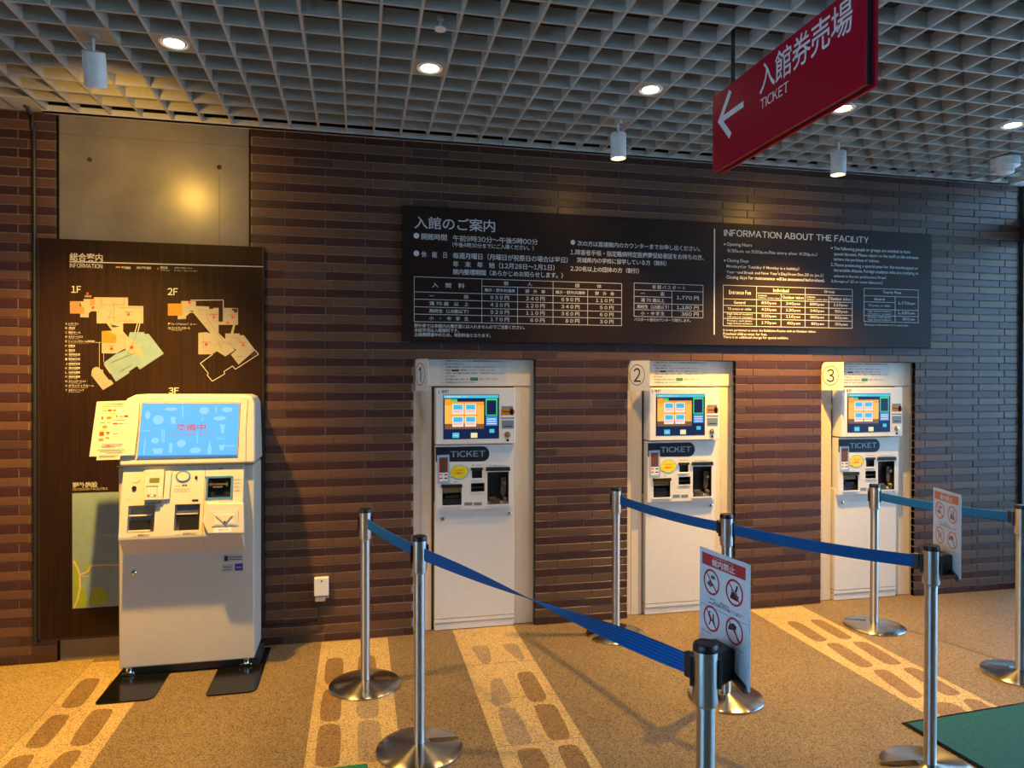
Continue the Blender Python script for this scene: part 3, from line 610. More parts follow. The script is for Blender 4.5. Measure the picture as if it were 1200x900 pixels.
for s, x0, x1, a, b in (('Opening Hours', 78, 213, 157, 180), ('9:30a.m. to 5:00p.m.(No entry after 4:30p.m.)', 80, 565, 190, 214), ('Closing Days', 78, 195, 245, 267), ('Mondays(or Tuesday if Monday is a holiday)', 76, 468, 274, 297), ("Year-end Break and New Year's Day(from Dec.28 to Jan.1)", 76, 600, 305, 328),
                        ('Closing days for maintenance will be announced beforehand.', 75, 605, 335, 358), ('The following people or groups are entitled to have', 657, 1070, 180, 203), ('special discount. Please report to the staff at the entrance', 657, 1113, 210, 232), ('before the purchase of tickets.', 657, 903, 239, 260),
                        ('1.Those possessing a special pass for the handicapped or', 640, 1113, 268, 290), ('intractable disease. Foreign students who are studying at', 657, 1113, 298, 320), ('schools in Ibaraki prefecture (free)', 657, 937, 328, 349), ('2.Groups of 20 or more (discount)', 640, 920, 356, 377),
                        ('It is not permitted to enter the Exhibition Rooms with an Outdoor ticket.', 58, 560, 624, 640), ('Preschool children enter for free.', 58, 295, 643, 658), ('There is an additional charge for special exhibits.', 58, 410, 662, 679), ('Please go to the counter for a yearly pass.', 822, 1060, 597, 609)):
    T(mb, s, GP, Cc, x0, x1, a, b, 0, .006)
mb.build('lettering', M['silver'], r)
mb = MB()
X = [gx(Cc, x) for x in (58, 238, 371, 501, 629, 756)]; Z = [gz(Cc, 58, y) for y in (388, 462, 497, 535, 568, 608)]; zs = gz(Cc, 238, 431)
for z in Z: hline(mb, X[0], X[5], z)
hline(mb, X[1], X[5], zs)
for x, top in ((X[0], Z[0]), (X[1], Z[0]), (X[2], zs), (X[3], Z[0]), (X[4], zs), (X[5], Z[0])): vline(mb, x, Z[5], top)
H = abs(Z[1]-Z[2])*.55
cell(mb, 'Entrance Fee', frac(X[0], X[1], .17), frac(X[0], X[1], .83), (Z[0]+Z[1])/2, H*1.1)
cell(mb, 'Individual', frac(X[1], X[3], .34), frac(X[1], X[3], .66), (Z[0]+zs)/2, H); cell(mb, 'Group', frac(X[3], X[5], .4), frac(X[3], X[5], .62), (Z[0]+zs)/2, H)
for a, b in ((1, 2), (3, 4)): cell(mb, 'Combination', frac(X[a], X[b], .06), frac(X[a], X[b], .42), (zs+Z[1])/2+H*.32, H*.5); cell(mb, '(exhibition/outdoor ticket)', frac(X[a], X[b], .06), frac(X[a], X[b], .95), (zs+Z[1])/2-H*.32, H*.5)
for a, b in ((2, 3), (4, 5)): cell(mb, 'Outdoor ticket', frac(X[a], X[b], .06), frac(X[a], X[b], .94), (zs+Z[1])/2, H*.85)
lab = (('General',), ('70 years or older',), ('High School students', '(18 years or younger)'), ('Primary and Junior', 'High School students'))
def labs(x0, x1, i, zc, H):
    L = lab[i]
    if len(L) == 1: cell(mb, L[0], frac(x0, x1, .32 if i == 0 else .13), frac(x0, x1, .66 if i == 0 else .85), zc, H*.8)
    else:
        for q, s in enumerate(L): cell(mb, s, frac(x0, x1, .12), frac(x0, x1, .88), zc+H*(.38-.76*q), H*.6)
for i, row in enumerate((('850', '240', '690', '110'), ('420', '120', '340', '50'), ('520', '110', '360', '60'), ('170', '60', '80', '30'))):
    zc = (Z[i+1]+Z[i+2])/2; labs(X[0], X[1], i, zc, H)
    for k, t in enumerate(row): cell(mb, t+'yen', frac(X[k+1], X[k+2], .2 if len(t) == 3 else .26), frac(X[k+1], X[k+2], .8), zc, H*.95)
X = [gx(Cc, x) for x in (820, 988, 1113)]; Z = [gz(Cc, 820, y) for y in (405, 445, 478, 518, 552, 585)]
for z in (Z[0], Z[1], Z[3], Z[4], Z[5]): hline(mb, X[0], X[2], z)
hline(mb, X[0], X[1], Z[2]); vline(mb, X[0], Z[5], Z[0]); vline(mb, X[1], Z[5], Z[1]); vline(mb, X[2], Z[5], Z[0])
cell(mb, 'Yearly Pass', frac(X[0], X[2], .34), frac(X[0], X[2], .68), (Z[0]+Z[1])/2, H)
for i in range(4): labs(X[0], X[1], i, (Z[i+1]+Z[i+2])/2, H*.95)
for s, zc in (('1,770yen', (Z[1]+Z[3])/2), ('1,180yen', (Z[3]+Z[4])/2), ('360yen', (Z[4]+Z[5])/2)): cell(mb, s, frac(X[1], X[2], .12 if ',' in s else .3), frac(X[1], X[2], .86), zc, H)
tag(mb.build('fee_table', M['silver'], r), 'ruled fee tables in English')

# ================================================================== RED HANGING SIGN
RX = 1.592
RP = Plane((RX, 0, 0), (-1, 0, 0), (0, -1, 0))
a = RP.at(835, 203); b = RP.at(835, 115); c = RP.at(1012.5, 92)
z0, z1, yf, yn = a.z, b.z, a.y, c.y
r = empty('hanging_sign', (RX+.03, (yf+yn)/2, z0), 'red double-sided ticket sign with a white arrow, hanging from the ceiling', 'sign')
for xx in (RX, RX+.042):
    mb = MB(); mb.box((xx, yn, z0), (xx+.012, yf, z1)); mb.build('panel', M['red'], r, .0015, 1)
mb = MB(); mb.box((RX+.012, yn+.012, z0+.01), (RX+.042, yf-.012, z1-.01)); mb.build('core', M['dark'], r)
for y in (yf-.13, yn+.13):
    mb = MB(); mb.cyl((RX+.027, y, z1-.02), (RX+.027, y, 3.49), .009, 12); mb.build('hanger_rod', M['dark'], r)
P7 = crop(720, 0, 4.0917); RPo = RP.off(.0003)
mb = MB()
def rpt(x, y): return RPo.at(*P7(x, y))
def stroke(mb, a, b, wd): line3(mb, a, b, RP.n, wd, .0006)
tip = rpt(505, 580); sh = rpt(594, 505); up = rpt(550, 448); lo = rpt(543, 640)
zc = tip.z; L_ = (tip.y - sh.y); tipy = tip.y+.006
stroke(mb, V((RPo.p.x, tipy-.012, zc)), V((RPo.p.x, tipy-.205, zc)), .026)
for sg in (1, -1): stroke(mb, V((RPo.p.x-.0003*sg, tipy, zc-sg*.010)), V((RPo.p.x-.0003*sg, tipy-.098, zc+sg*.098)), .027)
mb.build('arrow', M['signwhite'], r)
mb = MB()
T(mb, '入館券売場', RPo, ID, 890, 998.5, 77, 112, 0, .006); T(mb, 'TICKET', RPo, ID, 891, 924, 117, 129, 0, .002)
mb.build('lettering', M['signwhite'], r)
# ================================================================== PAYMENT KIOSK
KY = -.32
LP = wallp(KY)
kx0 = LP.at(139, 700).x; kx1 = LP.at(298, 700).x
zseam = Plane((0, -.335, 0), (0, -1, 0)).at(139, 548).z
r = empty('payment_kiosk', ((kx0+kx1)/2, -.18, 0), 'cream self-service kiosk with a light blue screen in front of the wooden board', 'kiosk')
mb = MB(); mb.box((kx0, KY, .05), (kx1, -.036, zseam)); mb.build('body', M['kbody'], r, .008, 2)
C5 = crop(80, 440, 4.6154); CK = crop(130, 540, 6.6667); C6 = crop(60, 560, 3.1034)
# head, leaning back
zb = wallp(-.35).at(150, 546).z; zt = wallp(-.275).at(200, 462).z
KH = Plane((0, -.35, zb), (0, -(zt-zb), .075))
hp = [(139, 546), (139, 480), (149, 467), (159, 462.5), (288, 462.5), (295, 465), (298.5, 473), (298.5, 545)]
fr = [KH.at(u, v) for u, v in hp]
fr = [V((p.x, p.y, min(p.z, zt))) for p in fr]
for i in (0, 7): fr[i].z = zb; fr[i].y = -.35
mb = MB(); mb.prism(fr, [V((p.x, -.036, p.z)) for p in fr]); mb.build('head', M['kbody'], r, .012, 3)
KHo = KH.off(.0005)
mb = MB(); line(mb, KHo, C5, [(972, 135), (962, 300), (960, 478)], .0022)
mb.box((kx0+.002, -.352, zb-.004), (kx1-.002, -.3, zb+.001)); mb.build('seam', M['seam'], r)
mb = MB(); poly(mb, KHo, C5, [(394, 142), (931, 145), (916, 440), (368, 452)], .004, 0); scf = mb.build('screen_bezel', M['kgrey'], r)
KS = KHo.off(.0045)
mb = MB(); poly(mb, KS, C5, [(400, 150), (926, 152), (911, 436), (374, 447)], .0006, 0); sc_ = mb.build('screen', M['scr_sky'], r)
KS2 = KS.off(.0008); mb = MB()
for x, y, rx, ry in ((487, 240, 30, 25), (735, 190, 26, 20), (860, 185, 30, 14), (612, 368, 24, 20), (470, 352, 22, 16), (820, 232, 34, 12), (430, 215, 14, 22), (688, 405, 30, 16), (555, 182, 34, 9)): ell(mb, KS2, C5, x, y, rx, ry)
for pts in ([(520, 290), (516, 365)], [(508, 290), (505, 362)], [(620, 165), (618, 230)], [(700, 310), (696, 365)], [(800, 165), (800, 205)], [(765, 360), (758, 420)], [(415, 350), (408, 430)], [(850, 380), (900, 380)], [(845, 345), (800, 338)], [(400, 300), (440, 298)], [(735, 230), (720, 245)]): line(mb, KS2, C5, pts, .0055)
for pts in ([(820, 265), (848, 265), (842, 312), (828, 312)], [(552, 225), (582, 225), (578, 262), (558, 262)], [(545, 365), (565, 365), (560, 420), (545, 420)], [(455, 395), (515, 395), (505, 425), (465, 425)], [(815, 375), (850, 375), (838, 405), (822, 405)], [(765, 360), (775, 395), (772, 425), (752, 425), (753, 395)]): poly(mb, KS2, C5, pts)
tag(mb.build('wallpaper_icons', M['scr_pale'], sc_), 'paler blue drawings of cutlery and dishes')
mb = MB(); T(mb, '準備中', KS2.off(.001), C5, 583, 743, 263, 301, 0, .012); T(mb, 'しばらくお待ちください', KS2.off(.001), C5, 545, 768, 311, 325); mb.build('lettering', M['scr_red'], sc_)
mb = MB(); poly(mb, KS2, C5, [(376, 434), (912, 428), (911, 436), (374, 447)]); mb.build('status_bar', M['scr_line'], sc_)
# console with a projecting lip
zl = wallp(-.42).at(147, 630).z; zu = wallp(-.325).at(150, 651).z; zt2 = zb-.006; YT, YL = -.335, -.42
KC = Plane((0, YT, zt2), (0, -(zt2-zl), -(YL-YT)))
cx0, cx1 = LP.at(146, 600).x, LP.at(286.5, 600).x; cxm = KC.at(*CK(722, 400)).x
def console(x0, x1, name, dy=0):
    prof = [(-.30, zt2), (YT, zt2), (YL-dy, zl), (YL-dy, zl-.012), (-.322, zu), (-.30, zu)]
    mb = MB(); mb.prism([V((x0, y, z)) for y, z in prof], [V((x1, y, z)) for y, z in prof]); return mb.build(name, [M['kbody'], M['kgrey'], M['black']], r)
def cutbox(c, pl, C, x0, y0, x1, y1, depth, mi):
    a = pl.at(*C(x0, y0)); q = pl.at(*C(x0, y1)); b = pl.at(*C(x1, y0)); W = pl.R*((b-a).dot(pl.R)); H = pl.U*((a-q).dot(pl.U))
    pts = [q, q+W, q+W+H, q+H]; c.prism([p+pl.n*.02 for p in pts], [p-pl.n*depth for p in pts], mi)
co = console(cx0, cxm-.001, 'console')
c = MB(); cutbox(c, KC, CK, 122, 352, 332, 563, .055, 1); cut(co, c, [M['kbody'], M['kgrey'], M['black']])
c = MB(); cutbox(c, KC, CK, 489, 342, 686, 546, .055, 1); cut(co, c, [M['kbody'], M['kgrey'], M['black']])
c2 = console(cxm+.001, cx1, 'console'); c = MB(); cutbox(c, KC, CK, 755, 138, 932, 287, .03, 2); cut(c2, c, [M['kbody'], M['kgrey'], M['black']])
KI = KC.off(-.038)
mb = MB(); poly(mb, KI, CK, [(146, 470), (305, 466), (310, 535), (146, 545)], .006); poly(mb, KI, CK, [(530, 425), (684, 425), (684, 540), (530, 545)], .006); mb.build('tray_slot', M['black'], r)
mb = MB(); rect(mb, KI, CK, 142, 545, 312, 558, .02); rect(mb, KI, CK, 130, 425, 330, 437, .02); rect(mb, KI, CK, 500, 390, 684, 422, .012); mb.build('tray_lip', M['kbody'], r)
Q = KC.off(.0004)
mb = MB(); T(mb, 'つり銭', Q, CK, 150, 200, 590, 600); T(mb, '硬貨取出口', Q, CK, 207, 298, 575, 595, 0, .01); T(mb, 'RECEIPT', Q, CK, 512, 552, 575, 583); T(mb, '紙幣取出口', Q, CK, 560, 665, 563, 582, 0, .01)
T(mb, '紙幣', Q, CK, 838, 880, 55, 70, 0, .01); T(mb, '使用できる', Q, CK, 505, 545, 195, 204); T(mb, '硬貨', Q, CK, 553, 596, 184, 202, 0, .01); T(mb, 'カード', Q, CK, 122, 165, 298, 312)
for x in (510, 540, 570, 600): ell(mb, Q, CK, x, 230, 13, 13, ring=.15)
for y in (138, 167, 196, 225): line(mb, Q, CK, [(958, y+12), (1012, y+11)], .0012); T(mb, '千円', Q, CK, 968, 1000, y, y+8)
mb.build('lettering', M['blackmat'], r)
mb = MB(); poly(mb, Q, CK, [(250, 72), (412, 72), (404, 305), (262, 318), (258, 80)], .004); rect(mb, Q, CK, 262, 76, 408, 310, .022); rd = mb.build('card_reader', M['kbody'], r, .003, 2)
QR_ = KC.off(.0226)
mb = MB(); rect(mb, QR_, CK, 300, 135, 378, 172, .0008); mb.build('display', M['lcd'], rd)
mb = MB(); rect(mb, QR_, CK, 275, 196, 368, 206, .001); mb.build('key_strip', M['greyblue'], rd)
for i, x in enumerate((297, 320, 343)):
    for j, y in enumerate((216, 235, 252)): mb = MB(); rect(mb, QR_, CK, x-8, y-6, x+8, y+6, .002); mb.build('key', M['paper'], rd)
for x, y, k in ((293, 273, 'keyred'), (343, 273, 'keygreen'), (318, 272, 'paper'), (385, 212, 'paper'), (385, 230, 'paper'), (382, 250, 'paper'), (380, 268, 'paper')):
    mb = MB(); rect(mb, QR_, CK, x-9, y-6, x+9, y+6, .002); mb.build('key', M[k], rd)
mb = MB(); poly(mb, Q, CK, [(276, 318), (386, 312), (384, 332), (280, 342)], .024); mb.build('card_slot', M['kdblue'], r, .002, 1)
mb = MB(); poly(mb, Q, CK, [(432, 82), (478, 82), (458, 300), (412, 306), (420, 240)], .014); mb.build('card_holder', M['kbody'], r, .002, 1)
mb = MB(); ell(mb, Q, CK, 195, 145, 34, 26, .002); mb.build('touch_pad', M['kbody'], r)
mb = MB(); ell(mb, Q, CK, 183, 215, 18, 18, .006); ell(mb, Q, CK, 667, 130, 8, 14, .006); rect(mb, Q, CK, 634, 302, 682, 317, .002); mb.build('sensor', M['black'], r)
mb = MB(); ell(mb, Q, CK, 565, 123, 58, 45, .003, 0, 28); ell(mb, Q.off(.003), CK, 565, 123, 46, 34, .003, 1, 28); ell(mb, Q, CK, 665, 120, 14, 16, .004, 1); mb.build('coin_inlet', [M['kblue'], M['kbody']], r)
mb = MB()
for x0, y0, x1, y1 in ((737, 122, 948, 136), (737, 288, 948, 302), (737, 122, 752, 302), (934, 122, 948, 302)): rect(mb, Q, CK, x0, y0, x1, y1, .004)
bl = mb.build('bill_inlet', M['kblue'], r)
mb = MB(); rect(mb, KC.off(-.026), CK, 765, 180, 920, 192, .016, 0); rect(mb, KC.off(-.026), CK, 800, 200, 875, 214, .02, 0); rect(mb, KC.off(-.026), CK, 768, 158, 785, 200, .014, 0); rect(mb, KC.off(-.026), CK, 902, 158, 918, 200, .014, 0); mb.build('bill_guide', M['mech'], bl)
# code reader standing proud at the lower right of the console
mb = MB(); poly(mb, Q, CK, [(755, 330), (1045, 330), (1048, 570), (765, 572), (722, 480), (745, 400)], .03); q = mb.build('code_reader', M['kbody'], r, .006, 2)
QC = KC.off(.0306); mb = MB(); rect(mb, QC, CK, 788, 398, 990, 512, .004); rect(mb, QC.off(.004), CK, 808, 415, 965, 500, .002, 1)
poly(mb, QC.off(.006), CK, [(815, 425), (950, 425), (890, 492)], .006, 0); ell(mb, QC.off(.012), CK, 888, 478, 8, 7, .002, 2); mb.build('scan_window', [M['kbody'], M['ktrim'], M['black']], q)
mb = MB(); rect(mb, QC, CK, 800, 523, 940, 562, .0006, 0); T(mb, 'QRコード', QC.off(.0008), CK, 840, 915, 533, 552, 1, .01); mb.build('label', [M['paper'], M['blackmat']], q)
# lower door details
Q = LP.off(.0006); mb = MB()
p = Q.at(157, 671); mb.lathe([(.0135, 0), (.0135, .004), (.009, .008), (.008, .018), (.0001, .019)], p, 20, 0, (0, -1, 0)); mb.build('lock', M['chrome'], r)
mb = MB(); rect(mb, Q, C6, 625, 280, 698, 306, .0008, 0); rect(mb, Q, C6, 620, 315, 661, 342, .0008, 0); rect(mb, Q, C6, 668, 312, 697, 338, .0008, 1); rect(mb, Q.off(.0008), C6, 630, 284, 643, 303, .0004, 2)
for y in (288, 296): line(mb, Q.off(.0008), C6, [(647, y), (692, y-1)], .004, 2)
for y in (325, 335): line(mb, Q.off(.0008), C6, [(625, y), (655, y-1)], .003, 2)
T(mb, 'アトム', Q.off(.0008), C6, 672, 693, 320, 328, 0) if False else line(mb, Q.off(.0008), C6, [(672, 326), (693, 325)], .004, 0)
mb.build('sticker', [M['stgrey'], M['stblue'], M['blackmat']], r)
# black floor feet and levelling castors
f0 = floor_at(110, 827); f1 = floor_at(176, 826); f2 = floor_at(240, 817); f3 = floor_at(300, 813)
for a, b in ((f0, f1), (f2, f3)):
    q = [V((a.x, a.y, .001)), V((b.x, a.y, .001)), V((b.x, -.05, .001)), V((a.x, -.05, .001))]
    pts = []
    for k in range(7): t = math.pi/2*k/6; pts.append(V((a.x+.025-.025*math.sin(math.pi/2-t) if False else a.x+.025*(1-math.cos(t)), a.y+.025*(1-math.sin(t)), .001)))
    for k in range(7): t = math.pi/2*k/6; pts.append(V((b.x-.045*(1-math.sin(t)), a.y+.045*(1-math.cos(t)), .001)))
    pts += [V((b.x, -.05, .001)), V((a.x, -.05, .001))]
    mb = MB(); mb.slab(pts, (0, 0, 1), .007); mb.build('base_plate', M['rubber'], r, .002, 2)
mb = MB(); mb.box((f0.x+.03, -.30, .008), (f3.x-.03, -.08, .046)); mb.build('shade_bar', M['dark'], r)  # dark bar put in as the shade beneath the kiosk
for x in (kx0+.045, kx1-.045):
    for y in (KY+.02, -.075):
        mb = MB(); mb.box((x-.03, y-.022, .012), (x+.03, y+.022, .026)); mb.lathe([(.016, .008), (.016, .05)], (x, y, 0), 14); mb.box((x-.026, y-.018, .008), (x+.026, y+.018, .012)); mb.build('levelling_foot', M['chrome'], r, .002, 1)
# card of accepted payments leaning beside the screen, with a paper slip at its foot
CP = crop(100, 450, 9.474); PP = KH.off(.012)
pc = PP.at(130, 500)
r = empty('payment_card', pc, 'cream card of small coloured payment logos fixed left of the kiosk screen', 'sign')
mb = MB(); poly(mb, PP, CP, [(130, 197), (604, 180), (585, 480), (548, 790), (46, 806)], .003, 0); mb.build('card', M['kbody'], r)
PQ = PP.off(.0034); mb = MB()
for x0, y0, x1, y1, k in ((190, 268, 275, 280, 0), (278, 324, 340, 340, 0), (165, 506, 228, 522, 0), (235, 362, 290, 388, 5), (190, 462, 240, 490, 5), (252, 284, 292, 303, 1), (302, 280, 345, 300, 6), (365, 275, 396, 303, 2), (338, 350, 360, 368, 5), (382, 352, 414, 366, 4), (430, 346, 475, 368, 1), (178, 362, 198, 392, 1), (305, 432, 356, 447, 1), (452, 386, 492, 406, 2), (430, 430, 492, 444, 2), (154, 532, 206, 575, 1), (232, 532, 268, 550, 1), (145, 604, 200, 632, 6), (225, 588, 266, 608, 6)): rect(mb, PQ, CP, x0, y0, x1, y1, .0005, k)
for x0, x1, y in ((190, 240, 300), (310, 440, 405), (165, 215, 430), (240, 275, 428), (362, 425, 440), (305, 365, 552), (412, 455, 296), (190, 430, 247), (235, 262, 560), (230, 420, 225)): line(mb, PQ, CP, [(x0, y), (x1, y-2)], .004, 4)
T(mb, 'ご利用案内', PQ, CP, 280, 428, 212, 232, 3)
tag(mb.build('logos', [M['yellow'], M['keyred'], M['skyblue'], M['blackmat'], M['greyblue'], M['orange'], M['signorange']], r), 'small coloured payment marks')
mb = MB(); poly(mb, PQ, CP, [(112, 660), (508, 645), (492, 792), (388, 795), (384, 838), (124, 846), (128, 806), (98, 806)], .0015, 0)
for y, x0, x1 in ((672, 190, 420), (690, 175, 400), (705, 180, 330), (735, 140, 440), (752, 160, 400), (768, 230, 420), (800, 150, 360), (815, 150, 330)): line(mb, PQ.off(.0018), CP, [(x0, y), (x1, y-6)], .0035, 1)
line(mb, PQ.off(.0018), CP, [(225, 688), (275, 686)], .006, 2)
mb.build('paper_slip', [M['kbody'], M['greyblue'], M['keyred']], r)

# ================================================================== TICKET MACHINES IN THE THREE RECESSES
CM = crop(480, 415, 7.83); CS = crop(500, 515, 9.0); CD = crop(480, 600, 6.206)
CEN = [(a+b)/2 for a, b in OPEN]
side = ['first', 'second', 'third']
MLAB = ['ivory ticket machine numbered 1, set in the recess nearest the wall socket', 'ivory ticket machine numbered 2, set in the middle brick recess', 'ivory ticket machine numbered 3, set in the recess farthest from the kiosk']
def machine(i):
    dx = CEN[i]-CEN[0]
    r = empty('ticket_machine', (CEN[i], 0, 0), MLAB[i], 'ticket machine', 'ticket machines built into the wall')
    def fin(mb, name, mats, par=r, bev=0, lab=None):
        for q in mb.v: q.x += dx
        o = mb.build(name, mats, par, bev, 1)
        if lab: o['label'] = lab
        return o
    x0, x1 = OPEN[i][0]-dx+.002, OPEN[i][1]-dx-.002
    JP, DP, PP, MP = wallp(.045), wallp(.02), wallp(-.006), wallp(-.042)
    xl = JP.at(505.5, 600).x; xm0 = DP.at(509.3, 600).x; xm1 = DP.at(602.5, 600).x; zh = JP.at(560, 453).z; zdt = DP.at(540, 600).z
    mb = MB(); mb.box((x0, .045, .004), (xl, .098, zh)); mb.box((x0+.045, .043, .004), (x0+.049, .05, zh)); fin(mb, 'side_panel', M['jamb'])
    mb = MB(); mb.box((xm1+.004, .045, .004), (x1, .098, zh)); mb.box((xm1+.055, .0435, .004), (xm1+.058, .05, zh)); fin(mb, 'side_panel', M['jamb'])
    mb = MB(); mb.box((xl, .085, .004), (xm0, .098, zh)); fin(mb, 'groove', M['groove'])
    mb = MB(); mb.box((x0, .04, zh+.003), (x1, .098, OZ-.004)); fin(mb, 'header_panel', M['jamb'], bev=.001)
    zk1 = DP.at(509, 726.5).z
    mb = MB(); mb.box((xm0, .02, zk1+.003), (xm1, .098, zdt+.06)); fin(mb, 'door', M['ivory'], bev=.002)
    mb = MB(); mb.box((xm0+.001, .03, zk1-.004), (xm1-.001, .09, zk1+.004)); fin(mb, 'door_gap', M['seam'])
    mb = MB(); mb.box((xm0, .021, .05), (xm1, .098, zk1-.001)); mb.box((xm0, .026, .003), (xm1, .098, .046)); fin(mb, 'kick_plate', M['ivory'], bev=.0015)
    Q = DP.off(.0003); mb = MB(); p = Q.at(518.5, 608); mb.lathe([(.014, 0), (.014, .003), (.011, .012), (.0001, .014)], p, 18, 0, (0, -1, 0)); fin(mb, 'lock', M['chrome'])
    mb = MB(); p = Q.at(597, 602); mb.lathe([(.012, 0), (.012, .004), (.006, .007), (.0001, .007)], p, 16, 0, (0, -1, 0)); fin(mb, 'keyhole', M['chrome'])
    # console panel with real openings
    zp1 = PP.at(511, 522).z; zp0 = PP.at(511, 598.3).z; xp0 = PP.at(510.4, 560).x; xp1 = PP.at(602.2, 560).x
    mb = MB(); mb.box((xp0, -.006, zp0), (xp1, .06, zp1)); mm = [M['ivory'], M['black'], M['kgrey']]
    for q in mb.v: q.x += dx
    pan = mb.build('console_panel', mm, r)
    for bx in ((165, 508, 368, 700), (478, 322, 585, 410), (468, 462, 610, 552), (640, 345, 864, 690)):
        c = MB(); cutbox(c, PP, CS, *bx, .05, 1)
        for q in c.v: q.x += dx
        cut(pan, c, mm)
    Q = PP.off(.0004)
    mb = MB(); poly(mb, Q, CS, [(96, 82), (590, 72)] + [(590+72*math.sin(t*math.pi/10), 151-79*math.cos(t*math.pi/10)) for t in range(1, 10)] + [(590, 230), (96, 236)], .0012); tk = fin(mb, 'ticket_tab', M['navy'], pan)
    mb = MB(); T(mb, 'TICKET', Q.off(.0014), CS, 250, 618, 124, 188, 0, .012); fin(mb, 'lettering', M['tabletter'], r)
    mb = MB(); poly(mb, Q.off(.0014), CS, [(108, 166), (240, 160), (246, 462), (114, 470)], .0006, 0); poly(mb, Q.off(.002), CS, [(120, 182), (230, 178), (234, 445), (126, 450)], .0004, 1); poly(mb, Q.off(.0024), CS, [(132, 192), (222, 188), (222, 346), (134, 350)], .0004, 2); poly(mb, Q.off(.0024), CS, [(134, 354), (222, 350), (224, 438), (136, 442)], .0004, 3)
    for y in (372, 410): line(mb, Q.off(.003), CS, [(138, y), (165, y-1)], .006, 4); line(mb, Q.off(.003), CS, [(188, y), (218, y-2)], .008, 4)
    fin(mb, 'poster_sticker', [M['skyblue'], M['pink'], M['photo'], M['paper'], M['blackmat']], pan)
    mb = MB(); ell(mb, Q, CS, 345, 345, 100, 82, .0006, 0, 28); poly(mb, Q, CS, [(268, 370), (236, 398), (300, 408)], .0006, 0); ell(mb, Q.off(.0007), CS, 342, 343, 90, 70, .0005, 1, 28); poly(mb, Q.off(.0007), CS, [(262, 366), (244, 388), (300, 396)], .0004, 1)
    T(mb, 'この券売機で', Q.off(.0014), CS, 275, 400, 316, 334, 2); T(mb, '入場券へ', Q.off(.0014), CS, 280, 400, 345, 372, 2, .01); fin(mb, 'speech_sticker', [M['skyblue'], M['yellow'], M['redmark']], pan)
    mb = MB(); poly(mb, Q, CS, [(152, 508), (158, 472), (372, 468), (378, 504)], .012); fin(mb, 'slot_hood', M['navy'], pan, .002)
    mb = MB(); poly(mb, Q, CS, [(462, 325), (468, 296), (590, 294), (594, 322)], .012); fin(mb, 'slot_hood', M['navy'], pan, .002)
    mb = MB(); poly(mb, Q, CS, [(622, 332), (628, 290), (875, 286), (880, 328)], .012); fin(mb, 'slot_hood', M['navy'], pan, .002)
    K = PP.off(-.03); mb = MB(); rect(mb, K, CS, 165, 508, 368, 560, .018); fin(mb, 'bill_flap', M['copper'], pan)
    mb = MB(); rect(mb, K, CS, 195, 590, 325, 618, .016); rect(mb, K, CS, 170, 625, 362, 690, .012); rect(mb, K, CS, 480, 330, 582, 400, .008); rect(mb, K, CS, 470, 495, 608, 510, .02); fin(mb, 'slot_block', M['dark'], pan)
    mb = MB(); p = K.at(*CS(820, 620)); mb.lathe([(.014, 0), (.014, .018), (.008, .026), (.0001, .027)], p, 16, 0, (0, -1, 0)); p = K.at(*CS(815, 455)); mb.lathe([(.011, 0), (.012, .02), (.0001, .022)], p, 16, 0, (0, -1, 0))
    poly(mb, K, CS, [(785, 400), (838, 400), (832, 560), (800, 600), (780, 560)], .008); rect(mb, K, CS, 655, 605, 730, 622, .024); rect(mb, K, CS, 665, 630, 770, 675, .014); fin(mb, 'coin_mechanism', M['mech'], pan)
    mb = MB()
    for x0_, y0_, x1_, y1_ in ((150, 698, 375, 712), (462, 415, 592, 424), (462, 553, 614, 560), (628, 688, 872, 700)): rect(mb, Q, CS, x0_, y0_, x1_, y1_, .006)
    rect(mb, Q, CS, 650, 264, 845, 284, .0006); fin(mb, 'slot_sill', M['paper'], pan)
    mb = MB(); T(mb, '領収書発行', Q.off(.0002), CS, 472, 594, 266, 280); T(mb, '紙幣・硬貨をお入れください', Q.off(.0012), CS, 660, 838, 267, 281); T(mb, '券', Q, CS, 288, 318, 443, 458)
    for x in (398, 497): rect(mb, Q, CS, x, 664, x+84, 698, .0006, 0)
    fin(mb, 'lettering', M['greyblue'], pan)
    # monitor housing
    zm1 = MP.at(512, 454.6).z; zm0 = MP.at(512, 521.2).z; xm_0 = MP.at(510.7, 490).x; xm_1 = MP.at(604, 490).x
    mb = MB(); mb.box((xm_0, -.042, zm0), (xm_1, .06, zm1)); fin(mb, 'monitor_housing', M['ivory'], bev=.004)
    Q = MP.off(.0004); mb = MB(); rect(mb, Q, CM, 309, 372, 821, 782, .0012); fin(mb, 'bezel', M['dark'])
    Q = MP.off(.0018); mb = MB(); rect(mb, Q, CM, 312, 375, 818, 778, .0005); scn = fin(mb, 'screen', M['scr_navy'])
    Q = Q.off(.0006); mats = [M[k] for k in ('scr_bl', 'scr_or', 'scr_or2', 'scr_gr', 'scr_navy', 'scr_w', 'scr_cy', 'scr_ye', 'scr_pk', 'scr_br')]
    mb = MB(); rect(mb, Q, CM, 314, 377, 816, 404, .0003, 6); rect(mb, Q, CM, 322, 412, 382, 438, .0003, 1); rect(mb, Q, CM, 384, 413, 438, 438, .0003, 3); rect(mb, Q, CM, 322, 438, 682, 640, .0003, 1); rect(mb, Q, CM, 322, 640, 682, 690, .0003, 9)
    rect(mb, Q.off(.0004), CM, 322, 470, 390, 640, .0002, 2); rect(mb, Q.off(.0004), CM, 620, 470, 682, 640, .0002, 2)
    T(mb, 'ご希望の券をお選びください', Q.off(.0005), CM, 325, 540, 384, 399, 5)
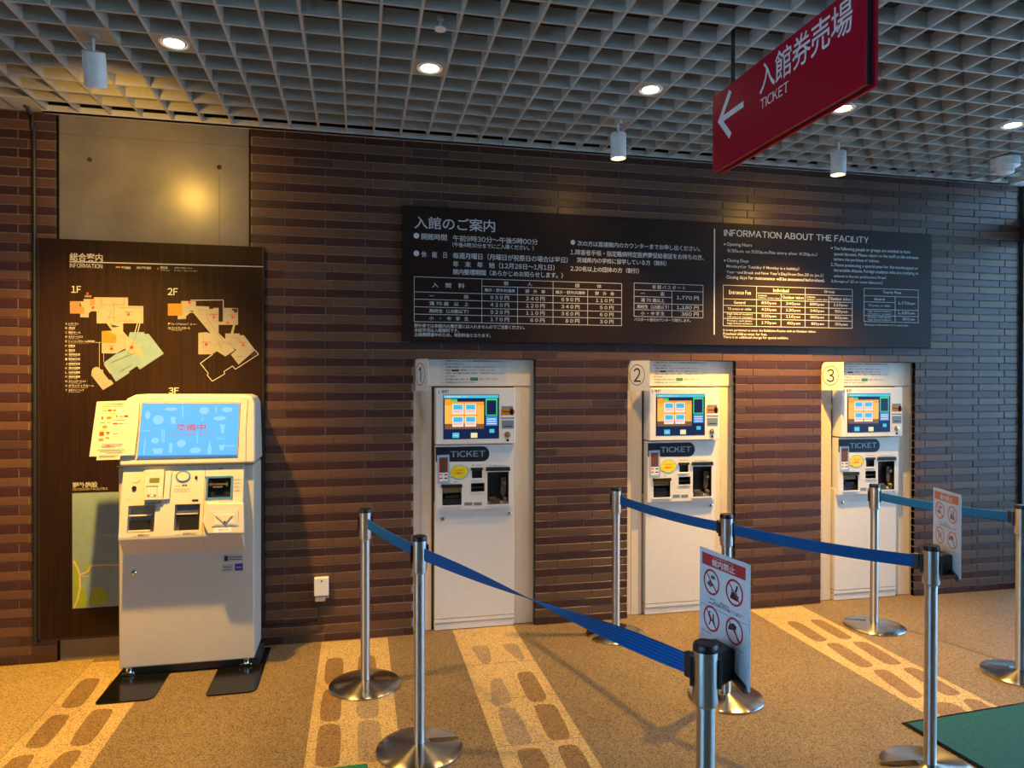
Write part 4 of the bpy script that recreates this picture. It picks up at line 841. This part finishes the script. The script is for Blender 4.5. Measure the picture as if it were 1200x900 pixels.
    for a, b in ((392, 456), (508, 455), (392, 570), (508, 568)):
        q2 = Q.off(.0008); rect(mb, q2, CM, a, b, a+103, b+98, .0003, 5); rect(mb, q2.off(.0004), CM, a+10, b+8, a+94, b+54, .0002, 6); rect(mb, q2.off(.0004), CM, a+8, b+60, a+94, b+80, .0002, 8); rect(mb, q2.off(.0004), CM, a+8, b+82, a+94, b+94, .0002, 7); line(mb, q2.off(.0008), CM, [(a+25, b+34), (a+78, b+32)], .003, 0)
    rect(mb, Q, CM, 697, 406, 805, 565, .0003, 3); rect(mb, Q.off(.0004), CM, 707, 424, 795, 556, .0002, 4); rect(mb, Q, CM, 700, 570, 806, 656, .0003, 0)
    for y in (592, 612, 634): rect(mb, Q.off(.0004), CM, 710, y, 796, y+8, .0002, 5)
    rect(mb, Q, CM, 393, 722, 455, 768, .0003, 6); rect(mb, Q, CM, 562, 722, 622, 768, .0003, 7); rect(mb, Q, CM, 733, 688, 777, 722, .0003, 6); line(mb, Q.off(.0004), CM, [(405, 746), (443, 745)], .003, 5)
    fin(mb, 'menu', mats, scn)
    Q = MP.off(.0004); mb = MB(); T(mb, f'{i+1} 号機', Q.off(.0006), CM, 258, 360, 328, 361, 1, .02); mb2 = mb; rect(mb, Q, CM, 246, 324, 366, 366, .0004, 0); fin(mb, 'number_label', [M['paper'], M['blackmat']])
    mb = MB(); rect(mb, Q, CM, 845, 478, 948, 500, .0008, 1); rect(mb, Q, CM, 840, 500, 950, 560, .001, 0); ell(mb, Q, CM, 940, 530, 24, 30, .001, 0); rect(mb, Q, CM, 835, 572, 966, 605, .0008, 2); rect(mb, Q, CM, 845, 608, 955, 685, .0008, 1); line(mb, Q.off(.001), CM, [(865, 662), (940, 661)], .006, 3)
    line(mb, Q.off(.0012), CM, [(852, 528), (930, 526)], .006, 3); line(mb, Q.off(.001), CM, [(840, 588), (960, 587)], .006, 3); fin(mb, 'sticker', [M['orange'], M['greyblue'], M['paper'], M['blackmat']])
    mb = MB(); p = Q.at(*CM(898, 737)); mb.lathe([(.019, 0), (.019, .004), (.011, .006), (.009, .012), (.0001, .013)], p, 20, 0, (0, -1, 0)); fin(mb, 'button', M['brass'])
    mb = MB(); p = Q.at(*CM(900, 789)); mb.lathe([(.0085, 0), (.0085, .002), (.0001, .003)], p, 16, 0, (0, -1, 0)); fin(mb, 'sensor', M['black'])
    # notice on the header
    HP = wallp(.0394)
    n = empty('notice_sheet', (HP.at(555, 436).x+dx, .0394, HP.at(555, 450).z), ['printed notice with a green mark pasted above the screen of ticket machine 1', 'printed notice with a green mark pasted above the screen of ticket machine 2', 'printed notice with a green mark pasted above the screen of ticket machine 3'][i], 'notice', 'notices above the ticket machines')
    mb = MB(); rect(mb, HP, CM, 285, 45, 886, 282, .0006); fin(mb, 'sheet', M['clear'], n)
    H2 = HP.off(.0008); mb = MB()
    for s, a, b, y in (('・年間券をお持ちの方、障害者手帳・指定難病特定医療費受給者証をお持ちの方', 322, 862, 62), ('直接カウンターまでお越しください。', 322, 505, 90), ('・団体の場合は、カウンターでお申し込みください。', 322, 790, 117), ('・領収証は、カウンターでお渡しいたします。', 458, 786, 146), ('・未就学、学校の授業での見学は、団体窓口、学校団体窓口で受付しています。', 322, 866, 174), ('なります。', 322, 425, 202), ('・野外施設のみ券をご利用の方は', 322, 545, 230), ('を押してご購入ください。', 640, 815, 228), ('・発券後の払い戻しはできません。', 322, 605, 258)):
        T(mb, s, H2, CM, a, b, y-7, y+8, 0, .014)
    T(mb, '領収', H2, CM, 325, 378, 140, 153, 0, .01); rect(mb, H2, CM, 386, 142, 452, 158, .0004, 0); rect(mb, H2, CM, 556, 214, 628, 244, .0004, 1)
    fin(mb, 'lettering', [M['blackmat'], M['signgreen']], n)
    # number card hinged on the left jamb, turned towards the hall
    ddx, ddy = ((.074, -.150), (.112, -.128), (.094, -.14))[i]
    hx, hy = OPEN[i][0]+.004, .028
    R = V((ddx, ddy, 0)).normalized(); U_ = V((0, 0, 1)); nn = R.cross(U_); nn = nn if nn.y < 0 and nn.x < 0 else (nn if nn.dot(CPOS-V((hx, hy, 1.6))) > 0 else -nn)
    W_, zt_, zb_ = .168, 1.728, 1.528
    n = empty('number_card', (hx+ddx/2, hy+ddy/2, zb_), f'white paper card with a circled {i+1} on the left jamb of ticket machine {i+1}', 'number card', 'number cards beside the ticket machines')
    P = V((hx, hy, zb_)); mb = MB(); mb.slab([P, P+R*W_, P+R*W_+U_*(zt_-zb_), P+U_*(zt_-zb_)], nn, .0012, 0); mb.build('card', M['paper'], n)
    c_ = P+R*(W_*.47)+U_*((zt_-zb_)*.52)+nn*.0014; mb = MB()
    q = 28; o1 = [c_+R*(.056*math.cos(2*math.pi*k/q))+U_*(.071*math.sin(2*math.pi*k/q)) for k in range(q)]; o2 = [c_+(p-c_)*.93 for p in o1]
    mb.add(o1+o2, [(k, (k+1) % q, q+(k+1) % q, q+k) for k in range(q)], 0)
    if i == 0: mb.slab([c_+R*x+U_*y for x, y in ((.002, -.047), (.012, -.047), (.012, .047), (.006, .047), (-.016, .030), (-.016, .019), (.002, .030))], nn, .0004)
    else: text3(mb, str(i+1), c_-R*.026-U_*.047, R, U_, .052, .094, 0, .008)
    mb.build('numeral', M['blackmat'], n)
for i in range(3): machine(i)

# ================================================================== STANCHIONS AND BELTS
HT = .925
def top_at(u, v): return floor_at(u, v, HT)
POS = {}
for k, (b, t) in {'a': ((427, 803), (429, 595)), 'b': ((490, 881), (493, 626)), 'c': ((720, 742), (724, 571)), 'd': ((852, 821), (850, 600)), 'e': ((1022, 733), (1027, 567)), 'f': ((1088, 893), (1093, 643)), 'h': ((1196, 790), (1196, 591))}.items():
    q = floor_at(*b); w_ = floor_at(t[0], t[1]+1, HT); POS[k] = ((q.x+w_.x)/2, (q.y+w_.y)/2)
q = floor_at(827, 753, HT); POS['g'] = (q.x, q.y)
def base_mesh(R=.185, r0=.052, hw=.021):
    mb = MB(); zf = lambda q: .034-(.034-.011)*(q-.024)/(R-.024)
    ts, t0 = math.asin(hw/R), math.asin(hw/r0) if hw < r0 else math.pi/2
    cols = []
    na, nb = 8, 56
    for k in range(na+1): t = ts+(t0-ts)*k/na; cols.append((t, hw/math.sin(t)))
    for k in range(1, nb+1): t = t0+(2*math.pi-2*t0)*k/nb; cols.append((t, .024 if k < nb else r0*math.cos(t0)*0+r0))
    full = [(t, .024) for t in [t0+(2*math.pi-2*t0)*k/nb for k in range(nb+1)]]
    left = [(ts+(t0-ts)*k/na, hw/math.sin(ts+(t0-ts)*k/na)) for k in range(na+1)]
    right = [(-t, q) for t, q in reversed(left)]
    def strip(cs, smooth=True):
        n = len(cs); vs = []
        for t, ri in cs:
            for j in range(5):
                q = ri+(R-.004-ri)*j/4; vs.append((q*math.cos(t), q*math.sin(t), zf(q)))
            vs.append((R*math.cos(t), R*math.sin(t), zf(R)-.003)); vs.append((R*math.cos(t), R*math.sin(t), 0)); vs.append((ri*math.cos(t), ri*math.sin(t), 0))
        fs = []
        for i in range(n-1):
            for j in range(8): fs.append((i*8+j, i*8+(j+1) % 8, (i+1)*8+(j+1) % 8, (i+1)*8+j))
        fs = [tuple(reversed(f)) for f in fs] if False else fs
        mb.add(vs, fs, 0, None, smooth)
    strip(full); strip(left); strip(right)
    # inner piece between the pole and the slot end
    inner = []; n = 10; vs = []
    for k in range(n+1):
        t = -t0+2*t0*k/n
        for q in (.0, r0*(.86+.14*abs(k-n/2)/(n/2))): vs.append((q*math.cos(t), q*math.sin(t), zf(max(q, .024))))
        vs.append((vs[-1][0], vs[-1][1], 0))
    fs = []
    for i in range(n):
        for j in range(2): fs.append((i*3+j, (i+1)*3+j, (i+1)*3+j+1, i*3+j+1))
    mb.add(vs, fs, 0, None, True)
    return mb
def make_stanchion():
    r = empty('barrier_post', (0, 0, 0), 'x', 'barrier post')
    base_mesh().build('base', M['steelbase'], r)
    mb = MB(); mb.lathe([(.0235, .026), (.0235, .765)], (0, 0, 0), 32); mb.build('pole', M['steel'], r)
    mb = MB(); mb.lathe([(.0245, .750), (.0245, .762), (.0305, .768), (.0315, .772), (.0315, .912)], (0, 0, 0), 36); mb.build('head_sleeve', M['steel'], r)
    mb = MB(); mb.lathe([(.0322, .905), (.0328, .909), (.0328, .917), (.029, .9245), (.022, .9255), (.022, .924), (.0001, .924)], (0, 0, 0), 36); mb.build('cap', M['black'], r)
    for k in (0, 2):
        a = k*math.pi/2; R = Matrix.Rotation(a, 3, 'Z'); mb = MB()
        mb.box((.0290, -.0075, .785), (.0325, .0075, .905)); mb.box((.030, -.0125, .812), (.0395, .0125, .886))
        for q in mb.v: q.xy = (R @ q).xy
        mb.build('belt_clip', M['black'], r, .0015, 1)
    mb = MB(); mb.box((-.006, .029, .8), (.006, .0345, .9)); mb.build('belt_outlet', M['black'], r, .001, 1)
    return r
proto = make_stanchion()
SL = {'a': 'steel barrier post in front of the wall socket, left of machine 1', 'b': 'steel barrier post standing in front of ticket machine 1', 'c': 'steel barrier post close to the wall between ticket machines 1 and 2',
      'd': 'steel barrier post in front of ticket machine 2, behind the larger prohibition sign', 'e': 'steel barrier post in front of ticket machine 3', 'f': 'steel barrier post beside the teal mat, carrying the smaller prohibition sign', 'g': 'nearest barrier post, only its upper half showing, carrying the larger prohibition sign', 'h': 'barrier post half cut off by the right picture edge'}
HR = {}
ROT = {'a': (('a', 'b'), 8), 'b': (('b', 'g'), 10), 'c': (('c', 'd'), 190), 'd': (('d', 'f'), 225), 'e': (('e', 'h'), 130), 'f': (('d', 'f'), 160), 'g': (('b', 'g'), 30), 'h': (('e', 'h'), 130)}
for i, k in enumerate('abcdefgh'):
    o = proto if i == 0 else copy_tree(proto)
    (p, q), ba = ROT[k]; an = math.atan2(POS[k][1]+CAM_D, POS[k][0])-math.pi/2
    o.location = (*POS[k], .001); o.rotation_euler = (0, 0, an); tag(o, SL[k], 'barrier post', 'retractable belt barrier posts')
    for ch in o.children:
        if ch.name.split('.')[0] == 'base': ch.rotation_euler = (0, 0, math.radians(ba)-an)
def belt(p, q, label, tw=0.0, sag=.012, z=.852, za=None):
    a, b = V((*POS[p], z)), V((*POS[q], z)); d = (b-a); L = d.length; d = d.normalized(); s = V((-d.y, d.x, 0)); a = a+d*.0405; b = b-d*.056
    r = empty('barrier_belt', (a+b)/2, label, 'barrier belt', 'blue retractable belts')
    n, m_ = 60, 12; vs = []; ac = []
    for i in range(n+1):
        t = i/n; c = a.lerp(b, t)-V((0, 0, 1))*(sag*4*t*(1-t)); ph = tw*(t**1.58); w_ = V((0, 0, 1))*math.cos(ph)+s*math.sin(ph)
        for j in range(m_+1): f = j/m_-.5; vs.append(c+w_*(f*.052)); ac.append(j/m_)
    fs = [(i*(m_+1)+j, (i+1)*(m_+1)+j, (i+1)*(m_+1)+j+1, i*(m_+1)+j+1) for i in range(n) for j in range(m_)]
    mb = MB(); mb.add(vs, fs, 0, None, True); o = mb.build('webbing', M['belt'], r)
    at = o.data.attributes.new('across', 'FLOAT', 'POINT'); at.data.foreach_set('value', ac)
    md = o.modifiers.new('thickness', 'SOLIDIFY'); md.thickness = .0016; md.offset = 0
    e = MB(); R_ = [b+d*x+s*y+V((0, 0, zz)) for x in (-.008, .014) for y in (-.009, .009) for zz in (-.033, .033)]
    e.add(R_, [(0, 1, 3, 2), (4, 6, 7, 5), (0, 4, 5, 1), (2, 3, 7, 6), (0, 2, 6, 4), (1, 5, 7, 3)]); e.build('end_clip', M['black'], r, .003, 2)
belt('a', 'b', 'short blue belt running towards the post in front of ticket machine 1', 0, .006)
belt('b', 'g', 'twisted blue belt running from in front of machine 1 to the nearest post', -math.pi, .0)
belt('c', 'd', 'blue belt crossing in front of ticket machine 2')
belt('d', 'f', 'blue belt in front of the bricks between machines 2 and 3')
belt('e', 'h', 'blue belt behind the smaller prohibition sign, right of machine 3')

# ================================================================== PROHIBITION SIGNS ON TWO POSTS
def prohibit(post, pr, pl, W_, ztop, H, label, faded):
    """pr: near right top corner, pl: far left corner direction"""
    R = V((pr.x-pl.x, pr.y-pl.y, 0)).normalized(); P = V((pr.x, pr.y, 0))-R*W_; P.z = ztop-H; U_ = V((0, 0, 1)); n = R.cross(U_).normalized()
    if n.dot(CPOS-P) < 0: n = -n
    px, py = POS[post]
    r = empty('prohibition_sign', (P.x, P.y, P.z), label, 'sign', 'prohibition signs on barrier posts')
    red = M['signorange'] if faded else M['signred']
    def pt(s, t, d=0): return P+R*(s*W_)+U_*((1-t)*H)+n*d
    mb = MB(); mb.slab([pt(0, 1), pt(1, 1), pt(1, 0), pt(0, 0)], n, .004); mb.build('board', M['signpaper'], r, .0008, 1)
    mb = MB(); mb.slab([pt(s, t, .0042) for s, t in ((.06, .135), (.93, .135), (.93, .035), (.06, .035))], n, .0005); mb.build('header', red, r)
    mb = MB(); text3(mb, '館内禁止', pt(.27, .123, .0049), R, U_, .46*W_, .062*H, 0, .012); text3(mb, 'かんないきんし', pt(.3, .054, .0049), R, U_, .4*W_, .012*H); mb.build('lettering', M['paper'], r)
    mb = MB(); q = 28
    for s, t in ((.26, .265), (.72, .27), (.26, .575), (.72, .58)):
        c = pt(s, t, .0046); o1 = [c+(R*math.cos(2*math.pi*k/q)+U_*math.sin(2*math.pi*k/q))*.036 for k in range(q)]; o2 = [c+(p-c)*.84 for p in o1]
        mb.add(o1+o2, [(k, (k+1) % q, q+(k+1) % q, q+k) for k in range(q)]); e = (R-U_).normalized(); line3(mb, c-e*.033, c+e*.033, n, .004, .0004)
    tag(mb.build('prohibition_ring', red, r), 'four red rings with slashes')
    mb = MB(); D = .0044
    def g(s, t, pts): c = pt(s, t, D); mb.slab([c+R*x*.001+U_*y*.001 for x, y in pts], n, .0003)
    for k in range(3): g(.26, .265, [(-20+k*5, -8+k*4), (-2+k*5, -16+k*4), (0+k*5, -12+k*4), (-18+k*5, -4+k*4)]); g(.26, .265, [(-2+6*k, 10), (3+6*k, 10), (2+6*k, 20), (-1+6*k, 20)])
    g(.72, .27, [(-18, -18), (14, -20), (18, -8), (4, 2), (-12, 0)]); g(.72, .27, [(2, 4), (10, 22), (15, 20), (8, 2)]); g(.72, .27, [(-14, 2), (-8, 10), (-2, 4)])
    g(.26, .575, [(-16, 8), (-10, 14), (-2, 6), (4, -6), (-4, -8), (-8, 0)]); g(.26, .575, [(-12, -20), (-8, -20), (-2, -6), (-6, -6)]); g(.26, .575, [(6, 16), (11, 16), (12, -2), (18, -18), (13, -18), (6, -2)]); g(.26, .575, [(-12, 16), (-7, 21), (-4, 16), (-8, 13)])
    g(.72, .58, [(-26, -2), (-20, 14), (-4, 20), (10, 14), (6, 4), (-10, 0)]); g(.72, .58, [(-4, 6), (0, 8), (20, -22), (16, -24)])
    tag(mb.build('pictogram', M['map_brown'] if faded else M['blackmat'], r), 'small dark figures inside the rings')
    mb = MB()
    for s, t, a, b in (('・飲食・喫煙は', .415, .18, .62), ('所定の場所でお願いします', .45, .2, .85), ('走り回る・', .71, .06, .3), ('傘の持ち込みは', .72, .5, .9), ('ご遠慮ください', .755, .5, .88), ('展示物に触れないでください', .435, .3, .9)): text3(mb, s, pt(a, t, .0048), R, U_, (b-a)*W_, .014*H, 0, .01)
    mb.slab([pt(s, t, .0042) for s, t in ((.04, .4805), (.96, .4805), (.96, .478), (.04, .478))], n, .0003)
    mb.build('caption', M['blackmat'], r)
    # black clamp between the post head and the board
    hx = V((px, py, 0)); bc = V((P.x, P.y, 0))+R*(W_*.62); d = (bc-hx); d.z = 0; L = d.length; d = d.normalized(); sd = V((-d.y, d.x, 0)); z0, z1 = .80, .885
    e = MB(); A_ = hx+d*.041; B_ = hx+d*(L-.0)
    def bar(a, b, w_, za, zb_):
        q = [a+sd*w_, b+sd*w_, b-sd*w_, a-sd*w_]; e.prism([V((p.x, p.y, zb_)) for p in q], [V((p.x, p.y, za)) for p in q])
    bar(A_, A_+d*max(.02, (L-.041)*.75), .016, z0, z1)
    q0 = pt(.34, 1, .0042); q1 = pt(.74, 1, .0042)
    e.prism([V((p.x, p.y, z1-.002))+n*k for p, k in ((q0, 0), (q1, 0), (q1, .018), (q0, .018))], [V((p.x, p.y, z0+.012))+n*k for p, k in ((q0, 0), (q1, 0), (q1, .018), (q0, .018))])
    q0 = pt(.66, 1, .0042); q1 = pt(.95, 1, .0042); q2 = pt(.98, 1, .0042)
    e.prism([V((p.x, p.y, zz))+n*.012 for p, zz in ((q0, z0+.03), (q1, z0+.006), (q2, z0-.014), (q0, z0+.006))], [V((p.x, p.y, zz)) for p, zz in ((q0, z0+.03), (q1, z0+.006), (q2, z0-.014), (q0, z0+.006))])
    e.build('clamp', M['black'], r, .003, 2)
    mb = MB(); mb.slab([pt(s, t, .0043) for s, t in ((.36, .80), (.66, .80), (.66, .70), (.36, .70))], n, .0006); mb.build('paper_tab', M['clear'], r)
M['map_brown'] = pm('faded_print', (.3, .14, .08), .6)
g_ = POS['g']; f_ = POS['f']
ZT = 1.10
def at_z(u, v, z): return floor_at(u, v, z)
d1 = 1.80; a = depth_at(880, 662, d1); b = depth_at(823, 640, d1/.902)
prohibit('g', a, b, .215, a.z, (662-812)/-CAM_F*d1, 'white prohibition sign with four red rings on the nearest barrier post', False)
d1 = 2.80; a = depth_at(1127, 580, d1); b = depth_at(1101, 573, d1/.945)
prohibit('f', a, b, .205, a.z, (679-580)/CAM_F*d1, 'faded orange-headed prohibition sign on the post beside the teal mat', True)

# ================================================================== MATS, SOCKET
a = floor_at(1056, 848); b = floor_at(1200, 824); e = V((b.x-a.x, b.y-a.y, 0)).normalized(); s = V((e.y, -e.x, 0))
r = empty('floor_mat', (a.x+.6, a.y-.6, 0), 'teal carpet mat with a black rubber border on the right', 'mat')
o_ = V((a.x, a.y, .0012))
mb = MB(); mb.slab([o_, o_+e*1.5, o_+e*1.5+s*.95, o_+s*.95], (0, 0, 1), .005); mb.build('border', M['rubber'], r, .002, 1)
o_ = o_+e*.018+s*.018+V((0, 0, .005)); mb = MB(); mb.slab([o_, o_+e*1.464, o_+e*1.464+s*.914, o_+s*.914], (0, 0, 1), .003); mb.build('pile', M['tealmat'], r)
a = floor_at(440, 895.5)
r = empty('floor_mat', (-.34, a.y-.25, 0), 'bright green mat, one edge showing beneath the post in front of machine 1', 'mat')
o_ = V((.035, a.y, .0012)); mb = MB(); mb.slab([o_, o_-V((.75, 0, 0)), o_-V((.75, .5, 0)), o_-V((0, .5, 0))], (0, 0, 1), .003); mb.build('backing', M['rubber'], r)
o_ += V((-.002, -.002, .003)); mb = MB(); mb.slab([o_, o_-V((.74, 0, 0)), o_-V((.74, .49, 0)), o_-V((0, .49, 0))], (0, 0, 1), .004); mb.build('pile', M['greenmat'], r)
OP = wallp(-.008); a = OP.at(368.5, 697); b = OP.at(385.5, 675)
r = empty('wall_socket', ((a.x+b.x)/2, -.008, a.z), 'white wall socket box on the bricks between the kiosk and machine 1', 'socket')
mb = MB(); mb.box((a.x, -.045, a.z), (b.x, -.007, b.z)); mb.build('box', M['paper'], r, .004, 2)
mb = MB(); p = OP.off(.0375).at(377, 681); mb.lathe([(.005, 0), (.005, .002)], p, 12, 0, (0, -1, 0)); mb.build('screw', M['black'], r)
mb = MB(); mb.box((a.x+.005, -.04, a.z-.035), (b.x-.02, -.009, a.z-.001)); mb.box((b.x-.018, -.03, a.z-.02), (b.x, -.009, a.z-.001)); pg = mb.build('plug', M['kgrey'], r, .003, 1)
w_ = wallp(-.02); pts = [w_.at(372, 698), w_.at(371, 706), w_.at(374, 716), w_.at(374, 726), w_.at(368, 731), w_.at(350, 732.5), w_.at(311, 735)]
pts = [V((p.x, -.025, p.z)) for p in pts]; sm = []
for i in range(len(pts)-1):
    for k in range(5): sm.append(pts[i].lerp(pts[i+1], k/5))
sm.append(pts[-1]); 
for _ in range(6): sm = [sm[0]]+[(sm[i-1]+sm[i]*2+sm[i+1])/4 for i in range(1, len(sm)-1)]+[sm[-1]]
mb = MB(); mb.path(sm, .0055, 8); o = mb.build('power_cable', M['black'], None, loc=tuple(sm[-1])); tag(o, 'black cable hanging from the wall socket and running left to the kiosk', 'cable')
